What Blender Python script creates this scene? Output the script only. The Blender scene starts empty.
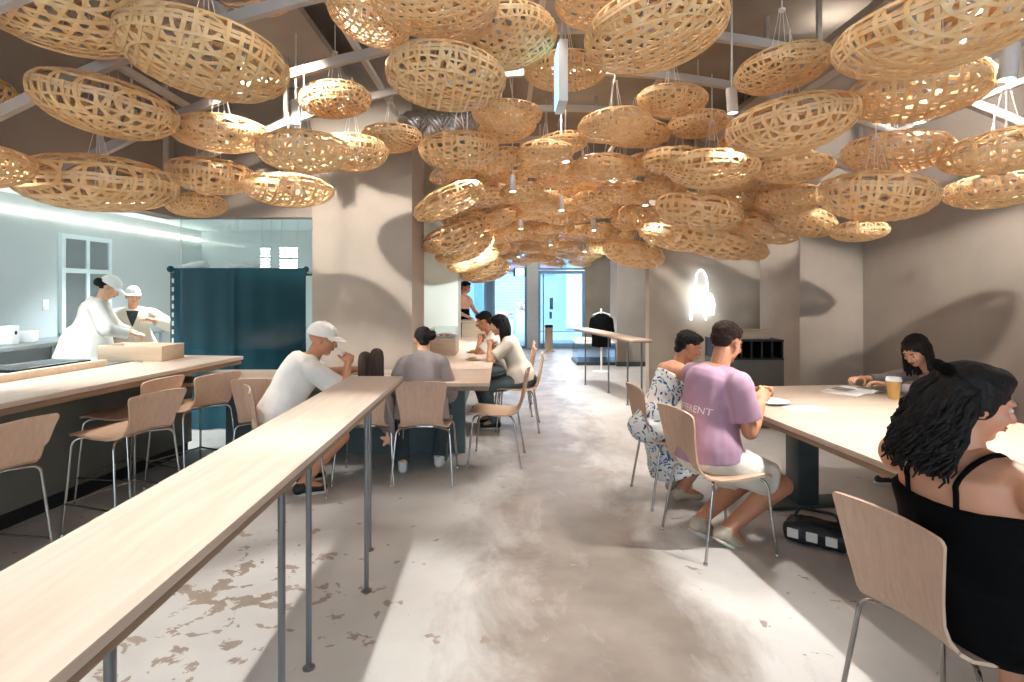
import bpy, bmesh, math, random
from mathutils import Vector, Matrix, Euler, noise
from mathutils.bvhtree import BVHTree
R = math.radians
PI = math.pi
SC = bpy.context.scene
COL = SC.collection
rng = random.Random(7)
V = Vector

# ------------------------------------------------------------------ camera (eye 1.5 m, looking along +Y, 560 px focal length at 1024 px)
F, PX, PY, EYE = 560.0, 503.0, 290.0, 1.5
cam = bpy.data.objects.new('camera', bpy.data.cameras.new('camera'))
COL.objects.link(cam)
cam.location = (0, 0, EYE)
cam.rotation_euler = (PI/2, 0, 0)
cam.data.sensor_width = 36
cam.data.lens = F/1024*36
cam.data.shift_x = (512-PX)/1024
cam.data.shift_y = (PY-341)/1024
cam.data.clip_start = 0.05
SC.camera = cam

def at(px, py, y):
    """world point seen at a pixel at depth y"""
    return V(((px-PX)/F*y, y, EYE-(py-PY)/F*y))

# ------------------------------------------------------------------ tagging
def tag(o, label=None, cat=None, group=None, kind=None):
    if label: o['label'] = label
    if cat: o['category'] = cat
    if group: o['group'] = group
    if kind: o['kind'] = kind
    return o

def empty(name, loc, rz=0.0, label=None, cat=None, group=None):
    o = bpy.data.objects.new(name, None)
    o.empty_display_size = 0.1
    COL.objects.link(o)
    o.location = loc
    o.rotation_euler = (0, 0, rz)
    return tag(o, label, cat, group)

def copy_tree(o, parent=None):
    c = o.copy()
    COL.objects.link(c)
    if parent is not None:
        c.parent = parent
    for ch in list(o.children):
        copy_tree(ch, c)
    return c

# ------------------------------------------------------------------ materials
def lin(h):
    h = h.lstrip('#')
    out = []
    for i in (0, 2, 4):
        c = int(h[i:i+2], 16)/255
        out.append(c/12.92 if c <= 0.04045 else ((c+0.055)/1.055)**2.4)
    return tuple(out) + (1.0,)

def newmat(name):
    m = bpy.data.materials.new(name)
    m.use_nodes = True
    nt = m.node_tree
    return m, nt, nt.nodes['Principled BSDF']

def pmat(name, col, rough=0.5, metal=0.0, var=0.10, scale=9.0, bump=0.0, bscale=60.0, spec=0.5, stretch=(1, 1, 1), coat=0.0):
    m, nt, b = newmat(name)
    c = lin(col) if isinstance(col, str) else col
    tc = nt.nodes.new('ShaderNodeTexCoord')
    mp = nt.nodes.new('ShaderNodeMapping')
    mp.inputs['Scale'].default_value = stretch
    nt.links.new(tc.outputs['Object'], mp.inputs['Vector'])
    n = nt.nodes.new('ShaderNodeTexNoise')
    n.inputs['Scale'].default_value = scale
    n.inputs['Detail'].default_value = 5
    nt.links.new(mp.outputs['Vector'], n.inputs['Vector'])
    r = nt.nodes.new('ShaderNodeValToRGB')
    r.color_ramp.elements[0].position = 0.3
    r.color_ramp.elements[1].position = 0.7
    r.color_ramp.elements[0].color = tuple(x*(1-var) for x in c[:3]) + (1,)
    r.color_ramp.elements[1].color = tuple(min(1, x*(1+var)) for x in c[:3]) + (1,)
    nt.links.new(n.outputs['Fac'], r.inputs['Fac'])
    nt.links.new(r.outputs['Color'], b.inputs['Base Color'])
    b.inputs['Roughness'].default_value = rough
    b.inputs['Metallic'].default_value = metal
    b.inputs['Specular IOR Level'].default_value = spec
    b.inputs['Coat Weight'].default_value = coat
    if bump:
        n2 = nt.nodes.new('ShaderNodeTexNoise')
        n2.inputs['Scale'].default_value = bscale
        n2.inputs['Detail'].default_value = 4
        nt.links.new(mp.outputs['Vector'], n2.inputs['Vector'])
        bp = nt.nodes.new('ShaderNodeBump')
        bp.inputs['Strength'].default_value = bump
        bp.inputs['Distance'].default_value = 0.02
        nt.links.new(n2.outputs['Fac'], bp.inputs['Height'])
        nt.links.new(bp.outputs['Normal'], b.inputs['Normal'])
    return m

def emat(name, col, strength):
    m, nt, b = newmat(name)
    b.inputs['Base Color'].default_value = lin(col)
    b.inputs['Emission Color'].default_value = lin(col)
    b.inputs['Emission Strength'].default_value = strength
    return m

def glassmat(name, tint='E8F4F6', ior_mix=0.9):
    """clear pane: mostly transparent, a little mirror"""
    m, nt, b = newmat(name)
    nt.nodes.remove(b)
    out = nt.nodes['Material Output']
    tr = nt.nodes.new('ShaderNodeBsdfTransparent')
    tr.inputs['Color'].default_value = lin(tint)
    gl = nt.nodes.new('ShaderNodeBsdfGlossy')
    gl.inputs['Roughness'].default_value = 0.02
    fr = nt.nodes.new('ShaderNodeFresnel')
    fr.inputs['IOR'].default_value = 1.35
    mx = nt.nodes.new('ShaderNodeMixShader')
    nt.links.new(fr.outputs['Fac'], mx.inputs['Fac'])
    nt.links.new(tr.outputs['BSDF'], mx.inputs[1])
    nt.links.new(gl.outputs['BSDF'], mx.inputs[2])
    nt.links.new(mx.outputs['Shader'], out.inputs['Surface'])
    return m

def woodmat(name, c1, c2, rough=0.4, grain=(1, 1, 1), scale=3.0):
    m, nt, b = newmat(name)
    tc = nt.nodes.new('ShaderNodeTexCoord')
    mp = nt.nodes.new('ShaderNodeMapping')
    mp.inputs['Scale'].default_value = grain
    nt.links.new(tc.outputs['Object'], mp.inputs['Vector'])
    n = nt.nodes.new('ShaderNodeTexNoise')
    n.inputs['Scale'].default_value = scale
    n.inputs['Detail'].default_value = 8
    n.inputs['Distortion'].default_value = 0.6
    nt.links.new(mp.outputs['Vector'], n.inputs['Vector'])
    r = nt.nodes.new('ShaderNodeValToRGB')
    r.color_ramp.elements[0].position = 0.32
    r.color_ramp.elements[1].position = 0.68
    r.color_ramp.elements[0].color = lin(c1)
    r.color_ramp.elements[1].color = lin(c2)
    nt.links.new(n.outputs['Fac'], r.inputs['Fac'])
    nt.links.new(r.outputs['Color'], b.inputs['Base Color'])
    b.inputs['Roughness'].default_value = rough
    return m

# ------------------------------------------------------------------ mesh builder
class MB:
    def __init__(self):
        self.bm = bmesh.new()

    def _xf(self, verts, M):
        bmesh.ops.transform(self.bm, matrix=M, verts=verts)

    def box(self, c, s, rot=(0, 0, 0), bev=0.0):
        g = bmesh.ops.create_cube(self.bm, size=1.0)
        vs = g['verts']
        self._xf(vs, Matrix.LocRotScale(V(c), Euler(rot), V(s)))
        if bev:
            es = list({e for v in vs for e in v.link_edges})
            bmesh.ops.bevel(self.bm, geom=es, offset=bev, segments=2, profile=0.6, affect='EDGES', clamp_overlap=True)
        return self

    def ell(self, c, r, rot=None, seg=20, rings=14):
        g = bmesh.ops.create_uvsphere(self.bm, u_segments=seg, v_segments=rings, radius=1.0)
        M = Matrix.Translation(V(c))
        if rot is not None:
            M = M @ (rot.to_4x4() if isinstance(rot, Matrix) else Euler(rot).to_matrix().to_4x4())
        if not hasattr(r, '__len__'): r = (r, r, r)
        M = M @ Matrix.Diagonal((r[0], r[1], r[2], 1))
        self._xf(g['verts'], M)
        return self

    def ring(self, c, xa, ya, rx, ry, n):
        return [self.bm.verts.new(c + xa*(rx*math.cos(2*PI*i/n)) + ya*(ry*math.sin(2*PI*i/n))) for i in range(n)]

    def skin(self, rings, cap=True, closed=False):
        n = len(rings[0])
        m = len(rings)
        for k in range(m if closed else m-1):
            a, b = rings[k], rings[(k+1) % m]
            for i in range(n):
                j = (i+1) % n
                try: self.bm.faces.new((a[i], a[j], b[j], b[i]))
                except ValueError: pass
        if cap and not closed:
            try:
                self.bm.faces.new(list(reversed(rings[0])))
                self.bm.faces.new(rings[-1])
            except ValueError: pass
        return self

    def loft(self, secs, n=20, cap=True):
        """secs: (centre, xaxis, yaxis, rx, ry)"""
        return self.skin([self.ring(V(c), V(x), V(y), rx, ry, n) for c, x, y, rx, ry in secs], cap)

    def cone(self, p0, p1, r0, r1=None, n=16, flat=1.0):
        p0, p1 = V(p0), V(p1)
        r1 = r0 if r1 is None else r1
        d = (p1-p0).normalized()
        x = d.orthogonal().normalized()
        y = d.cross(x)
        return self.loft([(p0, x, y, r0, r0*flat), (p1, x, y, r1, r1*flat)], n)

    def cap(self, p0, p1, r0, r1, n=14):
        """tapered capsule"""
        p0, p1 = V(p0), V(p1)
        d = (p1-p0).normalized() if (p1-p0).length > 1e-6 else V((0, 0, 1))
        x = d.orthogonal().normalized()
        y = d.cross(x)
        secs = []
        for k in range(4):
            a = PI/2*(1-k/4)
            rr = r0*math.cos(a)
            if rr < 1e-4: rr = r0*0.12
            secs.append((p0-d*(r0*math.sin(a)), x, y, rr, rr))
        secs.append((p0, x, y, r0, r0))
        secs.append((p1, x, y, r1, r1))
        for k in range(1, 5):
            a = PI/2*k/4
            rr = max(r1*math.cos(a), r1*0.12)
            secs.append((p1+d*(r1*math.sin(a)), x, y, rr, rr))
        return self.loft(secs, n)

    def tube(self, pts, r, n=10, closed=False, cap=True):
        pts = [V(p) for p in pts]
        rr = r if hasattr(r, '__len__') else [r]*len(pts)
        m = len(pts)
        rings = []
        up = None
        for i, p in enumerate(pts):
            if closed:
                t = pts[(i+1) % m]-pts[i-1]
            else:
                t = pts[min(i+1, m-1)]-pts[max(i-1, 0)]
            t.normalize()
            if up is None:
                up = t.orthogonal().normalized()
            up = (up-t*up.dot(t))
            if up.length < 1e-6: up = t.orthogonal()
            up.normalize()
            rings.append(self.ring(p, up, t.cross(up), rr[i], rr[i], n))
        return self.skin(rings, cap, closed)

    def ribbon(self, pts, nrms, w, th, closed=True):
        """flat strip with a rectangular section following points, facing the given normals"""
        m = len(pts)
        rings = []
        for i in range(m):
            t = (pts[(i+1) % m]-pts[i-1]) if closed else (pts[min(i+1, m-1)]-pts[max(i-1, 0)])
            t.normalize()
            nn = nrms[i].normalized()
            s = t.cross(nn).normalized()
            p = pts[i]
            rings.append([self.bm.verts.new(q) for q in (p+s*w/2+nn*th/2, p-s*w/2+nn*th/2, p-s*w/2-nn*th/2, p+s*w/2-nn*th/2)])
        return self.skin(rings, True, closed)

    def lathe(self, prof, n=24, c=(0, 0, 0)):
        c = V(c)
        return self.skin([self.ring(c+V((0, 0, z)), V((1, 0, 0)), V((0, 1, 0)), max(r, 1e-4), max(r, 1e-4), n) for r, z in prof], True)

    def prism(self, poly, z0, z1):
        a = [self.bm.verts.new((x, y, z0)) for x, y in poly]
        b = [self.bm.verts.new((x, y, z1)) for x, y in poly]
        n = len(poly)
        for i in range(n):
            j = (i+1) % n
            self.bm.faces.new((a[i], a[j], b[j], b[i]))
        self.bm.faces.new(list(reversed(a)))
        self.bm.faces.new(b)
        return self

    def mesh(self, name, mat=None, smooth=True, sharp=40):
        bmesh.ops.recalc_face_normals(self.bm, faces=self.bm.faces[:])
        me = bpy.data.meshes.new(name)
        self.bm.to_mesh(me)
        self.bm.free()
        if mat: me.materials.append(mat)
        if smooth:
            me.polygons.foreach_set('use_smooth', [True]*len(me.polygons))
            try: me.set_sharp_from_angle(angle=R(sharp))
            except Exception: pass
        return me

    def build(self, name, mat=None, parent=None, smooth=True, sharp=40):
        return link(name, self.mesh(name, mat, smooth, sharp), parent)

def link(name, me, parent=None, loc=None):
    o = bpy.data.objects.new(name, me)
    COL.objects.link(o)
    if parent is not None: o.parent = parent
    if loc is not None: o.location = loc
    return o

def remesh(mb, voxel, smooth=4, wrinkle=None, mat=None, name='mesh', cut=()):
    """grow one continuous surface from overlapping closed shapes"""
    me0 = mb.mesh('tmp', None, False)
    o = bpy.data.objects.new('tmp', me0)
    COL.objects.link(o)
    md = o.modifiers.new('r', 'REMESH')
    md.mode = 'VOXEL'
    md.voxel_size = voxel
    if smooth:
        s = o.modifiers.new('s', 'SMOOTH')
        s.factor = 0.5
        s.iterations = smooth
    dg = bpy.context.evaluated_depsgraph_get()
    me = bpy.data.meshes.new_from_object(o.evaluated_get(dg))
    bpy.data.objects.remove(o)
    bpy.data.meshes.remove(me0)
    if wrinkle:
        amp, sc = wrinkle
        sc = V(sc) if hasattr(sc, '__len__') else V((sc, sc, sc))
        ns = [v.normal.copy() for v in me.vertices]
        for v, n in zip(me.vertices, ns):
            q = V((v.co.x*sc.x, v.co.y*sc.y, v.co.z*sc.z))
            v.co += n*(amp*(noise.noise(q)+0.5*noise.noise(q*2.1+V((3, 1, 7)))))
    if cut:
        bm = bmesh.new()
        bm.from_mesh(me)
        for p, n in cut:
            bmesh.ops.bisect_plane(bm, geom=bm.verts[:]+bm.edges[:]+bm.faces[:], plane_co=V(p), plane_no=V(n), clear_outer=True)
        bm.to_mesh(me)
        bm.free()
    me.materials.clear()
    if mat: me.materials.append(mat)
    me.polygons.foreach_set('use_smooth', [True]*len(me.polygons))
    me.name = name
    return me

def join_meshes(name, mes, mat):
    bm = bmesh.new()
    for me in mes:
        bm.from_mesh(me)
        bpy.data.meshes.remove(me)
    out = bpy.data.meshes.new(name)
    bm.to_mesh(out)
    bm.free()
    out.materials.append(mat)
    out.polygons.foreach_set('use_smooth', [True]*len(out.polygons))
    return out

def text_mesh(s, size, depth):
    cu = bpy.data.curves.new('txt', 'FONT')
    cu.body = s
    cu.size = size
    cu.extrude = depth
    cu.align_x = 'CENTER'
    cu.align_y = 'CENTER'
    o = bpy.data.objects.new('txt', cu)
    COL.objects.link(o)
    dg = bpy.context.evaluated_depsgraph_get()
    me = bpy.data.meshes.new_from_object(o.evaluated_get(dg))
    bpy.data.objects.remove(o)
    return me

# ------------------------------------------------------------------ palette
M = {}
M['plaster'] = pmat('plaster', 'B3A99B', 0.85, var=0.10, scale=1.6, bump=0.08, bscale=9)
M['plaster_dark'] = pmat('plaster_dark', '9E9389', 0.85, var=0.12, scale=1.3, bump=0.1, bscale=9)
M['plaster_pale'] = pmat('plaster_pale', 'D5DBD3', 0.8, var=0.05, scale=1.2)
M['ceiling'] = pmat('ceiling', '8A847D', 0.9, var=0.25, scale=1.1, bump=0.2, bscale=5)
M['beam'] = pmat('beam', 'BDB6AE', 0.5, var=0.06)
M['track'] = pmat('track', 'D6D2CC', 0.4, var=0.05)
M['black'] = pmat('black', '15171A', 0.5, var=0.1)
M['black_gloss'] = pmat('black_gloss', '101214', 0.25, var=0.1)
M['chrome'] = pmat('chrome', 'B8B6B2', 0.22, 1.0, var=0.04)
M['steel'] = pmat('steel', 'A8AFB2', 0.35, 0.9, var=0.06, stretch=(1, 12, 1))
M['dark_steel'] = pmat('dark_steel', '4A5558', 0.45, 0.6, var=0.08)
M['leg_steel'] = pmat('leg_steel', '7D7F80', 0.35, 0.8, var=0.06)
M['ply'] = woodmat('ply', 'C6A388', 'D2B198', 0.45, (14, 14, 1.5), 4)
M['ply_seat'] = woodmat('ply_seat', 'CBA88B', 'D9B89B', 0.4, (14, 1.5, 14), 4)
M['top_long'] = woodmat('top_long', 'C3AE9B', 'D1BDAB', 0.35, (9, 0.7, 9), 3)
M['top_wide'] = woodmat('top_wide', 'C0AA95', 'CDB8A4', 0.35, (0.8, 8, 8), 3)
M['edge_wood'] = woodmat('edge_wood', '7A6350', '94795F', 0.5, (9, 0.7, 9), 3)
M['box_wood'] = woodmat('box_wood', 'C6AE92', 'D4BEA4', 0.5, (1, 8, 8), 3)
M['grey_base'] = pmat('grey_base', '6A6A60', 0.7, var=0.14, scale=3, bump=0.08, bscale=14)
M['panel_teal'] = pmat('panel_teal', '5A6A6A', 0.7, var=0.08)
M['white'] = pmat('white', 'ECECEA', 0.5, var=0.03)
M['white_gloss'] = pmat('white_gloss', 'F2F2F0', 0.25, var=0.02)
M['kitchen_wall'] = pmat('kitchen_wall', 'C2CACC', 0.55, var=0.03, scale=1)
M['kitchen_white'] = pmat('kitchen_white', 'DFEDF0', 0.6, var=0.02)
M['teal_cloth'] = pmat('teal_cloth', '0E4350', 0.85, var=0.12, scale=4)
M['glass'] = glassmat('glass', 'F7FBFB')
M['blue_glass'] = glassmat('blue_glass', 'DDEEFA')
M['bamboo'] = woodmat('bamboo', 'E0AF74', 'F3D09C', 0.45, (3, 3, 3), 3)
M['bamboo_rim'] = woodmat('bamboo_rim', 'D8AA76', 'ECCA9C', 0.45, (3, 3, 3), 3)
M['wire'] = pmat('wire', 'E9E4DC', 0.35, 0.2, var=0.03)
M['foil'] = pmat('foil', 'C9C7C3', 0.25, 0.9, var=0.15, bump=1.0, bscale=14)
M['neon'] = emat('neon', 'E4F4FF', 2.2)
M['lamp'] = emat('lamp', 'FFF3E0', 14.0)
M['lit_panel'] = emat('lit_panel', 'EAF8FC', 3.0)
M['facade'] = pmat('facade', 'A9CFF0', 0.7, var=0.05, scale=1)
M['facade_dark'] = pmat('facade_dark', '7FAAD0', 0.6, var=0.08)
M['facade_white'] = pmat('facade_white', 'E9F2F8', 0.6, var=0.03)
M['mullion'] = pmat('mullion', '9CC4E4', 0.45, 0.2, var=0.05)
M['shutter'] = pmat('shutter', 'D6DCE0', 0.6, var=0.04)
M['street'] = pmat('street', 'A5B2BE', 0.8, var=0.1, scale=2)
M['pink_band'] = pmat('pink_band', 'B99DB8', 0.6, var=0.05)
M['skin'] = pmat('skin', 'C58A68', 0.5, var=0.05, scale=12)
M['skin_pale'] = pmat('skin_pale', 'D9A684', 0.5, var=0.05, scale=12)
M['skin_tan'] = pmat('skin_tan', 'B07450', 0.5, var=0.05, scale=12)
M['skin_warm'] = pmat('skin_warm', 'CE9272', 0.5, var=0.05, scale=12)
M['hair'] = pmat('hair', '15100E', 0.62, spec=0.25, var=0.3, scale=40, bump=0.35, bscale=90, stretch=(1, 1, 0.15))
M['hair_brown'] = pmat('hair_brown', '2E1F17', 0.7, spec=0.2, var=0.3, scale=40, bump=0.35, bscale=110)
M['eye_white'] = pmat('eye_white', 'E6E0DA', 0.3, var=0.02)
M['iris'] = pmat('iris', '1C120C', 0.2, var=0.02)
M['lip'] = pmat('lip', 'A95A4C', 0.5, var=0.05)
M['cap_white'] = pmat('cap_white', 'EFEDE6', 0.8, var=0.03, bump=0.05)
M['tee_white'] = pmat('tee_white', 'EEEAE2', 0.85, var=0.03, bump=0.06, bscale=140)
M['coat_white'] = pmat('coat_white', 'C6C1B8', 0.85, var=0.03, bump=0.06, bscale=140)
M['cream'] = pmat('cream', 'CDC3B2', 0.85, var=0.04, bump=0.06, bscale=140)
M['mauve'] = pmat('mauve', 'B48FA2', 0.88, var=0.06, bump=0.08, bscale=160)
M['grey_shirt'] = pmat('grey_shirt', '948A88', 0.85, var=0.06, bump=0.08, bscale=140)
M['dress_black'] = pmat('dress_black', '060607', 0.9, spec=0.12, var=0.15, bump=0.05, bscale=140)
M['shorts_white'] = pmat('shorts_white', 'E9E2D4', 0.85, var=0.03, bump=0.06)
M['shorts_beige'] = pmat('shorts_beige', 'D8C4A8', 0.85, var=0.04, bump=0.06)
M['trouser_dark'] = pmat('trouser_dark', '3A4446', 0.85, var=0.1)
M['jeans'] = pmat('jeans', '4E5C60', 0.85, var=0.1)
M['shoe_beige'] = pmat('shoe_beige', 'B9AB98', 0.7, var=0.08)
M['sole'] = pmat('sole', 'E0DDD4', 0.6, var=0.04)
M['kraft'] = pmat('kraft', 'DDB26A', 0.65, var=0.05)
M['paper'] = pmat('paper', 'F0EBE2', 0.7, var=0.03)
M['ribbed_brown'] = pmat('ribbed_brown', '3F302A', 0.8, var=0.2, scale=60, stretch=(6, 6, 0.3), bump=0.3)
M['cloth_grey'] = pmat('cloth_grey', '8E8884', 0.85, var=0.1)
M['plush'] = pmat('plush', 'D9A98C', 0.95, var=0.1)
M['cabinet_grey'] = pmat('cabinet_grey', '5B5A54', 0.6, var=0.06)
M['sand'] = pmat('sand', 'C9B8A2', 0.75, var=0.05)

def floral():
    m, nt, b = newmat('floral')
    tc = nt.nodes.new('ShaderNodeTexCoord')
    vo = nt.nodes.new('ShaderNodeTexVoronoi')
    vo.inputs['Scale'].default_value = 13
    no = nt.nodes.new('ShaderNodeTexNoise')
    no.inputs['Scale'].default_value = 6
    no.inputs['Detail'].default_value = 1
    ad = nt.nodes.new('ShaderNodeVectorMath')
    ad.operation = 'ADD'
    nt.links.new(tc.outputs['Object'], ad.inputs[0])
    nt.links.new(no.outputs['Color'], ad.inputs[1])
    nt.links.new(ad.outputs['Vector'], vo.inputs['Vector'])
    nt.links.new(tc.outputs['Object'], no.inputs['Vector'])
    r = nt.nodes.new('ShaderNodeValToRGB')
    r.color_ramp.interpolation = 'CONSTANT'
    e = r.color_ramp.elements
    e[0].position = 0.0; e[0].color = lin('2A4E7C')
    e[1].position = 0.30; e[1].color = lin('6FA0C4')
    x = e.new(0.40); x.color = lin('E6E4DE')
    nt.links.new(vo.outputs['Distance'], r.inputs['Fac'])
    nt.links.new(r.outputs['Color'], b.inputs['Base Color'])
    b.inputs['Roughness'].default_value = 0.85
    return m
M['floral'] = floral()

def floor_mat():
    """polished concrete: pale screed, a browner band along the aisle, a few peeled patches"""
    m, nt, b = newmat('worn_concrete')
    L = nt.links.new
    tc = nt.nodes.new('ShaderNodeTexCoord')
    def noise_n(scale, detail=6, rough=0.55, st=(1, 1, 1), dist=0.0, off=(0, 0, 0)):
        mp = nt.nodes.new('ShaderNodeMapping')
        mp.inputs['Scale'].default_value = st
        mp.inputs['Location'].default_value = off
        L(tc.outputs['Object'], mp.inputs['Vector'])
        n = nt.nodes.new('ShaderNodeTexNoise')
        n.inputs['Scale'].default_value = scale
        n.inputs['Detail'].default_value = detail
        n.inputs['Roughness'].default_value = rough
        n.inputs['Distortion'].default_value = dist
        L(mp.outputs['Vector'], n.inputs['Vector'])
        return n.outputs['Fac']
    def ramp(src, p0, c0, p1, c1):
        r = nt.nodes.new('ShaderNodeValToRGB')
        r.color_ramp.elements[0].position = p0
        r.color_ramp.elements[1].position = p1
        r.color_ramp.elements[0].color = c0
        r.color_ramp.elements[1].color = c1
        L(src, r.inputs['Fac'])
        return r.outputs['Color']
    def mix(f, a, c):
        x = nt.nodes.new('ShaderNodeMix')
        x.data_type = 'RGBA'
        L(f, x.inputs['Factor'])
        L(a, x.inputs[6])
        L(c, x.inputs[7])
        return x.outputs[2]
    BW0, BW1 = (0, 0, 0, 1), (1, 1, 1, 1)
    base = ramp(noise_n(1.2, 8), 0.3, lin("B5B0A9"), 0.7, lin("CDC8C2"))
    brown = ramp(noise_n(3.5, 8), 0.3, lin('75695F'), 0.7, lin('8F8278'))
    # browner, darker band along the aisle
    sep = nt.nodes.new('ShaderNodeSeparateXYZ')
    L(tc.outputs['Object'], sep.inputs['Vector'])
    mr = nt.nodes.new('ShaderNodeMath'); mr.operation = 'ADD'; mr.inputs[1].default_value = -0.45
    L(sep.outputs['X'], mr.inputs[0])
    ab = nt.nodes.new('ShaderNodeMath'); ab.operation = 'ABSOLUTE'
    L(mr.outputs[0], ab.inputs[0])
    w = nt.nodes.new('ShaderNodeMapRange')
    w.inputs['From Min'].default_value = 0.95
    w.inputs['From Max'].default_value = 0.15
    w.inputs['To Min'].default_value = -0.22
    w.inputs['To Max'].default_value = 0.30
    L(ab.outputs[0], w.inputs['Value'])
    ad = nt.nodes.new('ShaderNodeMath'); ad.operation = 'ADD'
    L(w.outputs[0], ad.inputs[0])
    L(noise_n(2.2, 9, 0.65, (1, 0.55, 1), 0.4), ad.inputs[1])
    aisle_brown = ramp(ad.outputs[0], 0.42, BW0, 0.72, BW1)
    c = mix(aisle_brown, base, brown)
    dv = nt.nodes.new('ShaderNodeVectorMath'); dv.operation = 'DISTANCE'
    L(tc.outputs['Object'], dv.inputs[0]); dv.inputs[1].default_value = (-1.25, 2.75, 0)
    dm = nt.nodes.new('ShaderNodeMapRange')
    dm.inputs['From Min'].default_value = 1.0; dm.inputs['From Max'].default_value = 0.1
    dm.inputs['To Min'].default_value = 0.0; dm.inputs['To Max'].default_value = 0.13
    L(dv.outputs['Value'], dm.inputs['Value'])
    da = nt.nodes.new('ShaderNodeMath'); da.operation = 'ADD'
    L(dm.outputs[0], da.inputs[0]); L(noise_n(7.0, 7, 0.6, (1, 1.1, 1), 0.4, (5.2, 1.7, 0)), da.inputs[1])
    peel = ramp(da.outputs[0], 0.655, BW0, 0.665, BW1)
    pc = ramp(noise_n(8, 4), 0.3, lin('8C7B6E'), 0.7, lin('A08F80'))
    c = mix(peel, c, pc)
    speck = ramp(noise_n(26, 3, 0.5, (1, 1, 1), 0.2), 0.76, BW0, 0.78, BW1)
    dk = ramp(noise_n(9, 2), 0.4, lin('5F5650'), 0.6, lin('74695F'))
    c = mix(speck, c, dk)
    L(c, b.inputs['Base Color'])
    rg = ramp(noise_n(4, 6), 0.3, (0.33, 0.33, 0.33, 1), 0.7, (0.52, 0.52, 0.52, 1))
    L(rg, b.inputs['Roughness'])
    b.inputs['Specular IOR Level'].default_value = 0.5
    bp = nt.nodes.new('ShaderNodeBump')
    bp.inputs['Strength'].default_value = 0.05
    L(noise_n(12, 6), bp.inputs['Height'])
    L(bp.outputs['Normal'], b.inputs['Normal'])
    return m
M['floor'] = floor_mat()
# ================================================================== THE SETTING
def struct(name, mat, boxes, bev=0.0):
    b = MB()
    for x0, x1, y0, y1, z0, z1 in boxes:
        b.box(((x0+x1)/2, (y0+y1)/2, (z0+z1)/2), (x1-x0, y1-y0, z1-z0), bev=bev)
    o = b.build(name, mat, smooth=False)
    o['kind'] = 'structure'
    return o

CZ = 3.75
struct('floor', M['floor'], [(-7, 4.6, -2.5, 14.6, -0.2, 0)])
struct('ground_street', M['street'], [(-14, 16, 14.6, 21, -0.25, -0.02)])
struct('ceiling', M['ceiling'], [(-3.3, 4.6, -2.5, 14.6, CZ, CZ+0.15)])
struct('wall_right', M['plaster_dark'], [(4.2, 4.4, -2.5, 7.9, 0, CZ)])
struct('wall_pillar_right', M['plaster_dark'], [(3.46, 4.2, 6.53, 7.54, 0, CZ)])
struct('wall_niche', M['plaster'], [(2.06, 4.4, 7.9, 8.1, 0, CZ)])
struct('wall_pillar_far', M['plaster_dark'], [(2.24, 2.95, 11.0, 11.7, 0, CZ)])
struct('baseboard_pillar', M['dark_steel'], [(2.225, 2.965, 10.985, 11.0, 0, 0.09)])
struct('wall_far', M['plaster'], [(2.12, 4.6, 14.4, 14.6, 0, CZ)])
struct('wall_far_right', M['plaster'], [(3.6, 3.8, 8.1, 14.4, 0, CZ)])
struct('wall_pillar_left', M['plaster'], [(-1.84, -0.877, 5.4, 6.22, 0, CZ)])
struct('wall_bulkhead_left', M['plaster_dark'], [(-3.33, -3.15, -2.5, 5.38, 2.2, CZ)])
struct('wall_bulkhead_back', M['plaster_dark'], [(-3.33, -1.84, 5.4, 5.56, 2.2, CZ)])
struct('wall_inner_left', M['plaster'], [(-1.5, -1.32, 6.22, 14.4, 0, CZ)])
struct('wall_pillar_pale', M['plaster_pale'], [(-1.27, -0.72, 9.0, 9.6, 0, CZ)])
struct('trim_soffit_pale', M['plaster_pale'], [(-1.32, -0.95, 8.6, 9.0, 2.1, 2.6)])
# kitchen shell
struct('wall_kitchen_left', M['kitchen_wall'], [(-5.75, -5.6, -2.5, 10.6, 0, 2.75)])
struct('wall_kitchen_back', M['kitchen_wall'], [(-5.6, -1.5, 10.4, 10.6, 0, 2.75)])
struct('ceiling_kitchen', M['kitchen_white'], [(-5.75, -3.33, -2.5, 10.6, 2.6, 2.75), (-3.33, -1.5, 5.56, 10.6, 2.6, 2.75)])
struct('wall_back', M['plaster'], [(-3.3, 4.4, -2.65, -2.5, 2.75, CZ), (-3.3, 4.4, -2.65, -2.5, 0, 0.25), (-3.3, -2.7, -2.65, -2.5, 0.25, 2.75), (3.9, 4.4, -2.65, -2.5, 0.25, 2.75)])
struct('wall_kitchen_front', M['kitchen_wall'], [(-5.75, -3.33, -2.6, -2.5, 0, 2.75)])

def framed_window(name, x0, x1, y, z0, z1, mat_frame, mat_pane, nx=1, t=0.05, axis='x', dep=0.06, zbars=()):
    """frame + pane + mullions; the wall plane runs along x at depth y (or along y at x = y)"""
    root = empty(name, (0, 0, 0))
    root['kind'] = 'structure'
    f = MB()
    def bx(a0, a1, b0, b1, d, off=0):
        if axis == 'x': f.box(((a0+a1)/2, y+off, (b0+b1)/2), (a1-a0, d, b1-b0))
        else: f.box((y+off, (a0+a1)/2, (b0+b1)/2), (d, a1-a0, b1-b0))
    bx(x0, x0+t, z0, z1, dep); bx(x1-t, x1, z0, z1, dep)
    bx(x0+t, x1-t, z0, z0+t, dep); bx(x0+t, x1-t, z1-t, z1, dep)
    for i in range(1, nx):
        xm = x0+(x1-x0)*i/nx
        bx(xm-t/2, xm+t/2, z0+t, z1-t, dep*0.9)
    for zb in zbars:
        bx(x0+t, x1-t, zb-t/2, zb+t/2, dep*0.8)
    o = f.build('window_frame', mat_frame, root, smooth=False); o['kind'] = 'structure'
    f = MB()
    bx(x0+t*0.5, x1-t*0.5, z0+t*0.5, z1-t*0.5, 0.012)
    o = f.build('window_pane', mat_pane, root, smooth=False); o['kind'] = 'structure'
    return root

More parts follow.
